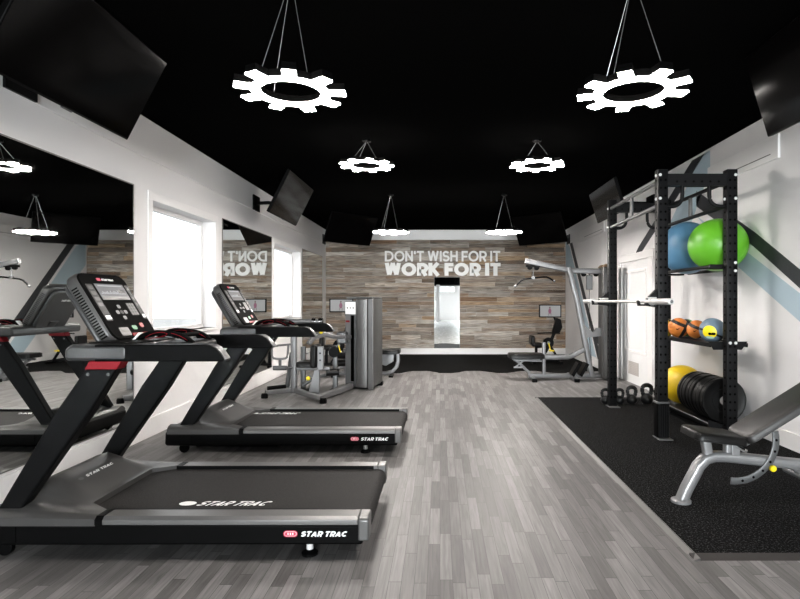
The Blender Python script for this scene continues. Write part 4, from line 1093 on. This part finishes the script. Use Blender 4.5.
# ------------------------------------------------------------------ exercise bikes by the wood wall
def bike(x, y, mast, yaw, label):
    r = root('exercise_bike', (x, y, 0.01), label, 'exercise bike', 'exercise bikes by the wood wall')
    ORG[r.name] = Vector((0, 0, 0))
    fr = B(); sweep(fr, [(-0.30, 0, 0.06), (0.30, 0, 0.06)], rrect(0.06, 0.06, 0.015)); sweep(fr, [(-0.12, 0, 0.06), (0.08, 0, 0.42), (0.20, 0, 0.72)], rrect(0.06, 0.07, 0.015)); sweep(fr, [(-0.20, 0, 0.36), (0.05, 0, 0.40)], rrect(0.05, 0.05, 0.012)); sweep(fr, [(0.30, 0, 0.06), (0.06, 0, 0.44)], rrect(0.05, 0.05, 0.012))
    O('frame', fr, 'satin', r)
    st = B()
    for xx in (-0.30, 0.30): sweep(st, [(xx, -0.24, 0.03), (xx, 0.24, 0.03)], rrect(0.06, 0.05, 0.012))
    O('stabiliser', st, 'black', r)
    fw = O('flywheel', lathe(B(), [(0.02, -0.02), (0.085, -0.018), (0.115, -0.022), (0.12, -0.015), (0.12, 0.015), (0.115, 0.022), (0.085, 0.018), (0.02, 0.02)], (0.04, -0.065, 0.46), 'y', 28), 'satin', r)
    O('flywheel_hub', cyl(B(), (0.04, -0.065, 0.46), 0.035, -0.028, 0.0, 'y', 20), 'silver', fw)
    ped = B(); sweep(ped, [(0.04, -0.1, 0.46), (0.08, -0.1, 0.30)], rrect(0.02, 0.03, 0.006)); box(ped, 0.04, 0.14, -0.2, -0.1, 0.28, 0.305)
    O('pedal', ped, 'yellow', r)
    se = B(); box(se, -0.33, -0.10, -0.17, 0.17, 0.38, 0.46); box(se, -0.36, -0.27, -0.17, 0.17, 0.42, 0.62)
    O('seat', se, 'vinyl', r, bevel=0.03, seg=3)
    O('seat_post', sweep(B(), [(-0.22, 0, 0.06), (-0.22, 0, 0.40)], rrect(0.06, 0.05, 0.012)), 'satin', r)
    hb = O('handlebar', tube(B(), [(-0.20, -0.05, 0.67), (0.0, -0.06, 0.68), (0.30, -0.05, 0.67)], 0.014, 10, 1), 'satin', r)
    O('console_shroud', prism(B(), [(0.12, 0.66), (0.30, 0.68), (0.36, 0.80), (0.33, 0.98), (0.22, 1.02), (0.18, 0.86)], 'y', -0.06, 0.06), 'satin', r, bevel=0.02)
    O('screen_mast', sweep(B(), [(0.22, 0.03, 0.95), (0.14, 0.03, 1.14 + mast)], rrect(0.05, 0.04, 0.01)), 'satin', r)
    sc = O('screen', box(B(), -0.16, 0.34, -0.03, 0.0, 1.03 + mast, 1.32 + mast), 'black', r, bevel=0.008)
    O('display', box(B(), -0.135, 0.315, -0.0312, -0.0295, 1.057 + mast, 1.298 + mast), 'video', sc)
    bm = B(); ball(bm, (0.08, -0.0315, 1.255 + mast), 0.018, 0.0008, 0.022, 12, 8); box(bm, 0.05, 0.062, -0.032, -0.0313, 1.07 + mast, 1.13 + mast); box(bm, 0.10, 0.112, -0.032, -0.0313, 1.07 + mast, 1.13 + mast)
    O('instructor_picture', bm, 'skin', sc)
    bm = B(); ball(bm, (0.08, -0.0315, 1.175 + mast), 0.035, 0.0008, 0.06, 12, 8); O('shirt_picture', bm, 'vshirt', sc)
    r.rotation_euler.z = math.radians(yaw)
    return r
bike(2.37, 12.3, -0.01, 0, 'exercise bike with a lit screen, behind the seat of the lat pulldown machine')
bike(-2.17, 11.6, 0.12, 6, 'exercise bike with a lit screen, half hidden behind the grey weight tower')

# ------------------------------------------------------------------ hip machine with weight tower, left
hm = root('hip_machine', (-1.8, 8.2, 0), 'silver framed seated hip machine with a tall grey weight tower', 'gym machine')
SQ = rrect(0.075, 0.085, 0.015)
tw = O('weight_tower', prism(B(), [(-1.55, 9.05), (-1.44, 8.80), (-1.34, 8.76), (-1.34, 9.3), (-1.5, 9.3)], 'z', 0.03, 1.40), 'shroud', hm, bevel=0.006)
cy = B(); pts = [(-1.34, 8.76), (-1.30, 8.70), (-1.22, 8.665), (-1.15, 8.67), (-1.13, 8.70), (-1.13, 9.3), (-1.34, 9.3)]
prism(cy, pts, 'z', 0.03, 1.425); O('tower_shroud', cy, 'gunmetal', hm, bevel=0.008)
O('tower_column', prism(B(), [(-1.135, 8.66), (-1.055, 8.63), (-1.045, 8.70), (-1.12, 8.74)], 'z', 0.0, 1.43), 'silver', hm, bevel=0.008)
O('tower_side', prism(B(), [(-1.12, 8.74), (-1.048, 8.71), (-0.965, 9.2), (-1.0, 9.3), (-1.13, 9.3)], 'z', 0.04, 1.43), 'shroud', hm, bevel=0.01)
O('tower_cap', prism(B(), [(-1.54, 9.05), (-1.33, 8.72), (-1.06, 8.66), (-0.97, 9.2), (-1.05, 9.3), (-1.5, 9.3)], 'z', 1.431, 1.465), 'shroud', hm, bevel=0.012)
O('tower_foot', box(B(), -1.06, -0.95, 9.1, 9.25, 0, 0.06), 'black', hm, bevel=0.01)
# front of the tower: placard and slot, on the face from (-1.55,9.05) to (-1.44,8.80)... seen towards the room
def tface(x0, x1, z0, z1, m, name, par, off=0.004):
    """flat plate on the tower's front, spanning x0..x1"""
    f = lambda x: 8.80 - (x + 1.44) * 0.4 - off
    bm = prism(B(), [(x0, f(x0)), (x1, f(x1)), (x1, f(x1) + 0.02 + off), (x0, f(x0) + 0.02 + off)], 'z', z0, z1)
    return O(name, bm, m, par)
O('tower_front', prism(B(), [(-1.52, 8.83), (-1.33, 8.755), (-1.33, 8.9), (-1.50, 9.0)], 'z', 0.05, 1.40), 'dksilver', hm, bevel=0.004)
tface(-1.52, -1.345, 1.19, 1.385, 'white', 'instruction_placard', hm, 0.006)
bm = B()
for k in range(3):
    cyl(bm, (-1.48 + k * 0.05, 8.80 - (-1.48 + k * 0.05 + 1.44) * 0.4 - 0.007, 1.29), 0.014, -0.001, 0.001, 'y', 10)
O('placard_drawing', bm, 'shroud', hm)
tface(-1.425, -1.37, 0.12, 1.17, 'hole', 'stack_slot', hm, 0.006)
tface(-1.515, -1.44, 0.75, 1.17, 'silver', 'stack_guide', hm, 0.006)
bm = tface(-1.51, -1.445, 1.06, 1.09, 'red', 'guide_label', hm, 0.0075)
# base
O('base_rail', sweep(B(), [(-1.69, 7.62, 0.06), (-1.40, 8.66, 0.06)], SQ), 'silver', hm)
O('cross_rail', sweep(B(), [(-2.52, 7.95, 0.07), (-2.28, 8.13, 0.08), (-2.14, 8.15, 0.08), (-1.9, 7.85, 0.07), (-1.62, 7.55, 0.06)], rrect(0.07, 0.075, 0.015)), 'silver', hm)
for px_, py_ in ((-2.53, 7.93), (-1.60, 7.53)):
    O('rubber_foot', lathe(B(), [(0.05, 0.0), (0.05, 0.045), (0.04, 0.07), (0, 0.07)], (px_, py_, 0), n=16), 'black', hm)
O('foot_rest', tube(B(), [(-2.50, 7.97, 0.135), (-2.28, 8.12, 0.14)], 0.03, 12), 'black', hm)
O('main_post', sweep(B(), [(-2.165, 8.15, 0.05), (-2.165, 8.15, 1.08)], rrect(0.085, 0.085, 0.015)), 'silver', hm)
O('rear_post', sweep(B(), [(-2.30, 8.25, 0.05), (-2.23, 8.22, 0.50), (-2.20, 8.18, 0.62)], rrect(0.06, 0.07, 0.012)), 'dksilver', hm)
rl = O('head_roller', tube(B(), [(-2.34, 8.12, 1.10), (-1.76, 8.12, 1.10)], 0.034, 16), 'silver', hm)
bm = B(); tube(bm, [(-2.40, 8.12, 1.10), (-2.34, 8.12, 1.10)], 0.045, 14); O('roller_cap', bm, 'satin', rl)
bm = B(); cyl(bm, (-1.86, 8.12, 1.10), 0.048, -0.03, 0.03, 'x', 16); cyl(bm, (-1.76, 8.12, 1.10), 0.05, -0.03, 0.03, 'x', 16); O('roller_clamp', bm, 'chrome', rl)
O('shoulder_beam', sweep(B(), [(-2.3, 8.15, 0.90), (-1.62, 8.3, 0.90)], rrect(0.06, 0.06, 0.012)), 'dksilver', hm)
O('hand_loop', tube(B(), [(-2.24, 8.12, 0.74), (-2.24, 8.08, 0.58), (-2.28, 8.08, 0.55), (-2.43, 8.08, 0.55), (-2.47, 8.08, 0.58), (-2.47, 8.08, 0.71), (-2.44, 8.1, 0.74), (-2.2, 8.14, 0.76)], 0.016, 10, 1), 'silver', hm)
bm = B(); tube(bm, [(-2.35, 8.08, 0.55), (-2.35, 8.08, 0.43)], 0.022, 10); tube(bm, [(-2.44, 8.05, 0.42), (-2.24, 8.05, 0.42)], 0.034, 14); tube(bm, [(-2.30, 8.06, 0.42), (-2.16, 8.13, 0.42)], 0.02, 10)
O('ankle_roller', bm, 'dksilver', hm)
O('seat_pad', pad(-2.06, 0.49, -1.79, 0.485, 0.085, 7.82, 8.18, 'vinyl'), 'vinyl', hm, sharp=50)
O('back_pad', box(B(), -1.85, -1.755, 7.80, 8.16, 0.44, 0.77), 'vinyl', hm, bevel=0.03, seg=3)
pl = O('side_plate', box(B(), -1.742, -1.655, 7.80, 7.86, 0.42, 0.755), 'silver', hm, bevel=0.01)
bm = B()
for zz in (0.66, 0.56): cyl(bm, (-1.70, 7.80, zz), 0.013, -0.006, 0.001, 'y', 12)
O('plate_bolt', bm, 'satin', pl)
O('seat_beam', sweep(B(), [(-2.08, 8.0, 0.42), (-1.60, 8.0, 0.42)], rrect(0.06, 0.055, 0.012)), 'silver', hm)
for xx, yy, h_ in ((-2.10, 8.45, 0.70), (-1.61, 8.45, 0.72)):
    O('frame_upright', sweep(B(), [(xx, yy, 0.03), (xx, yy, h_)], rrect(0.07, 0.07, 0.012)), 'dksilver', hm)
O('upright_foot', box(B(), -1.68, -1.54, 8.36, 8.54, 0.0, 0.05), 'satin', hm)
O('upright_foot', box(B(), -2.16, -2.02, 8.38, 8.52, 0.0, 0.05), 'satin', hm)
O('seat_gusset', prism(B(), [(-1.90, 0.04), (-1.73, 0.04), (-1.73, 0.42), (-1.80, 0.42)], 'y', 7.88, 7.94), 'silver', hm, bevel=0.006)
O('adjust_knob', ball(B(), (-1.885, 7.86, 0.295), 0.03, u=16, v=10), 'yellow', hm)
O('knob_stem', tube(B(), [(-1.87, 7.87, 0.30), (-1.79, 7.91, 0.34)], 0.012, 8), 'chrome', hm)
O('leg_tube', tube(B(), [(-2.05, 8.2, 0.14), (-1.90, 8.25, 0.24), (-1.62, 8.4, 0.30)], 0.026, 12, 1), 'dksilver', hm)
O('swing_arm', sweep(B(), [(-1.90, 7.95, 0.78), (-1.84, 8.02, 0.87), (-1.72, 8.12, 0.91), (-1.58, 8.3, 0.86), (-1.43, 8.7, 0.83)], rrect(0.07, 0.06, 0.015)), 'silver', hm)
O('arm_knob', ball(B(), (-1.735, 8.02, 0.945), 0.026, u=14, v=10), 'yellow', hm)
O('cam_wheel', lathe(B(), [(0.02, -0.03), (0.075, -0.03), (0.085, 0.0), (0.075, 0.03), (0.02, 0.03)], (-1.58, 8.2, 0.64), 'y', 24), 'satin', hm)
O('arm_housing', box(B(), -1.60, -1.45, 8.50, 8.68, 0.74, 0.92), 'dksilver', hm, bevel=0.02)
O('knee_pad', tube(B(), [(-1.66, 8.0, 0.36), (-1.48, 8.05, 0.36)], 0.05, 16), 'vinyl', hm)

# ------------------------------------------------------------------ seated row behind the tower
yr = 10.2
rw = root('row_machine', (-1.3, yr, 0), 'low bench machine with black pads, mostly hidden behind the grey weight tower', 'gym machine')
O('seat_pad', pad(-1.15, 0.465, -0.735, 0.478, 0.085, yr - 0.17, yr + 0.17, 'vinyl'), 'vinyl', rw, sharp=50)
O('seat_bracket', prism(B(), [(-1.10, 0.42), (-0.84, 0.42), (-0.86, 0.28), (-1.0, 0.20), (-1.12, 0.24)], 'y', yr - 0.05, yr + 0.05), 'silver', rw, bevel=0.01)
O('seat_leg', sweep(B(), [(-0.785, yr, 0.42), (-0.775, yr, 0.30), (-0.80, yr, 0.19), (-0.88, yr, 0.095), (-1.0, yr, 0.06), (-2.0, yr, 0.06)], rrect(0.07, 0.07, 0.015), up=(0, 1, 0)), 'silver', rw)
for zz in (0.41, 0.27):
    O('leg_roller', tube(B(), [(-1.92, yr - 0.2, zz), (-1.62, yr - 0.2, zz)], 0.058, 16), 'vinyl', rw)
O('roller_post', sweep(B(), [(-1.74, yr - 0.1, 0.06), (-1.74, yr - 0.1, 0.52)], rrect(0.06, 0.06, 0.012)), 'silver', rw)
O('slant_strut', sweep(B(), [(-2.0, yr, 0.08), (-1.5, yr, 0.34)], rrect(0.05, 0.05, 0.012)), 'silver', rw)
O('beam', sweep(B(), [(-1.8, yr, 0.34), (-1.0, yr, 0.36)], rrect(0.06, 0.06, 0.012)), 'silver', rw)
for xx in (-0.9, -1.95):
    O('rubber_foot', box(B(), xx - 0.04, xx + 0.04, yr - 0.16, yr + 0.16, 0.0, 0.035), 'black', rw, bevel=0.008)

# ================================================================== LIGHT
W = bpy.data.worlds.new('overcast_sky'); bpy.context.scene.world = W; W.use_nodes = True
nt = W.node_tree; bg = nt.nodes['Background']
sky = nt.nodes.new('ShaderNodeTexCoord'); sp = nt.nodes.new('ShaderNodeSeparateXYZ'); rmp = nt.nodes.new('ShaderNodeValToRGB')
nt.links.new(sky.outputs['Generated'], sp.inputs[0]); nt.links.new(sp.outputs['Z'], rmp.inputs['Fac'])
rmp.color_ramp.elements[0].position = 0.0; rmp.color_ramp.elements[0].color = (0.92, 0.95, 1.0, 1)
rmp.color_ramp.elements[1].position = 0.5; rmp.color_ramp.elements[1].color = (1.0, 1.0, 1.0, 1)
nt.links.new(rmp.outputs['Color'], bg.inputs['Color'])
bg.inputs['Strength'].default_value = 2.4

def portal(loc, sx, sy, direction):
    l = bpy.data.lights.new('window_portal', 'AREA'); l.shape = 'RECTANGLE'; l.size = sx; l.size_y = sy; l.cycles.is_portal = True
    o = bpy.data.objects.new('window_portal', l); C.objects.link(o); o.location = loc
    o.rotation_euler = Vector(direction).to_track_quat('-Z', 'Y').to_euler()
for ya, yb_, za, zb in WIN_L + FILL_WIN_L: portal((XL - 0.24, (ya + yb_) / 2, (za + zb) / 2), yb_ - ya, zb - za, (1, 0, 0))
for ya, yb_, za, zb in FILL_WIN_R: portal((XR + 0.24, (ya + yb_) / 2, (za + zb) / 2), yb_ - ya, zb - za, (-1, 0, 0))
for xa, xb, za, zb in rx: portal(((xa + xb) / 2, YR - 0.24, (za + zb) / 2), xb - xa, zb - za, (0, 1, 0))

# added fill lamps outside the tall rear windows, brightening the back wall and lettering
for xa, xb, za, zb in (rx[0], rx[2]):
    l = bpy.data.lights.new('added_rear_fill', 'AREA'); l.shape = 'RECTANGLE'; l.size = xb - xa; l.size_y = zb - za; l.energy = 1100; l.color = (0.97, 0.985, 1.0)
    o = bpy.data.objects.new('added_rear_fill', l); C.objects.link(o); o.location = ((xa + xb) / 2, YR - 0.3, (za + zb) / 2)
    o.rotation_euler = Vector((0, 1, 0)).to_track_quat('-Z', 'Y').to_euler()

# ================================================================== CAMERA
cam = bpy.data.cameras.new('camera'); co = bpy.data.objects.new('camera', cam); C.objects.link(co)
co.location = (0, 0, 1.4); co.rotation_euler = (PI / 2, 0, 0)
cam.sensor_fit = 'HORIZONTAL'; cam.sensor_width = 36; cam.lens = 550 / 800 * 36
cam.shift_x = -0.05; cam.shift_y = 0.0019; cam.clip_end = 200
sc = bpy.context.scene; sc.camera = co
sc.view_settings.view_transform = 'Standard'; sc.view_settings.look = 'None'; sc.view_settings.gamma = 1; sc.view_settings.exposure = 0.5
sc.view_settings.use_curve_mapping = False
sc.cycles.max_bounces = 10; sc.cycles.diffuse_bounces = 5; sc.cycles.glossy_bounces = 6; sc.cycles.transparent_max_bounces = 8
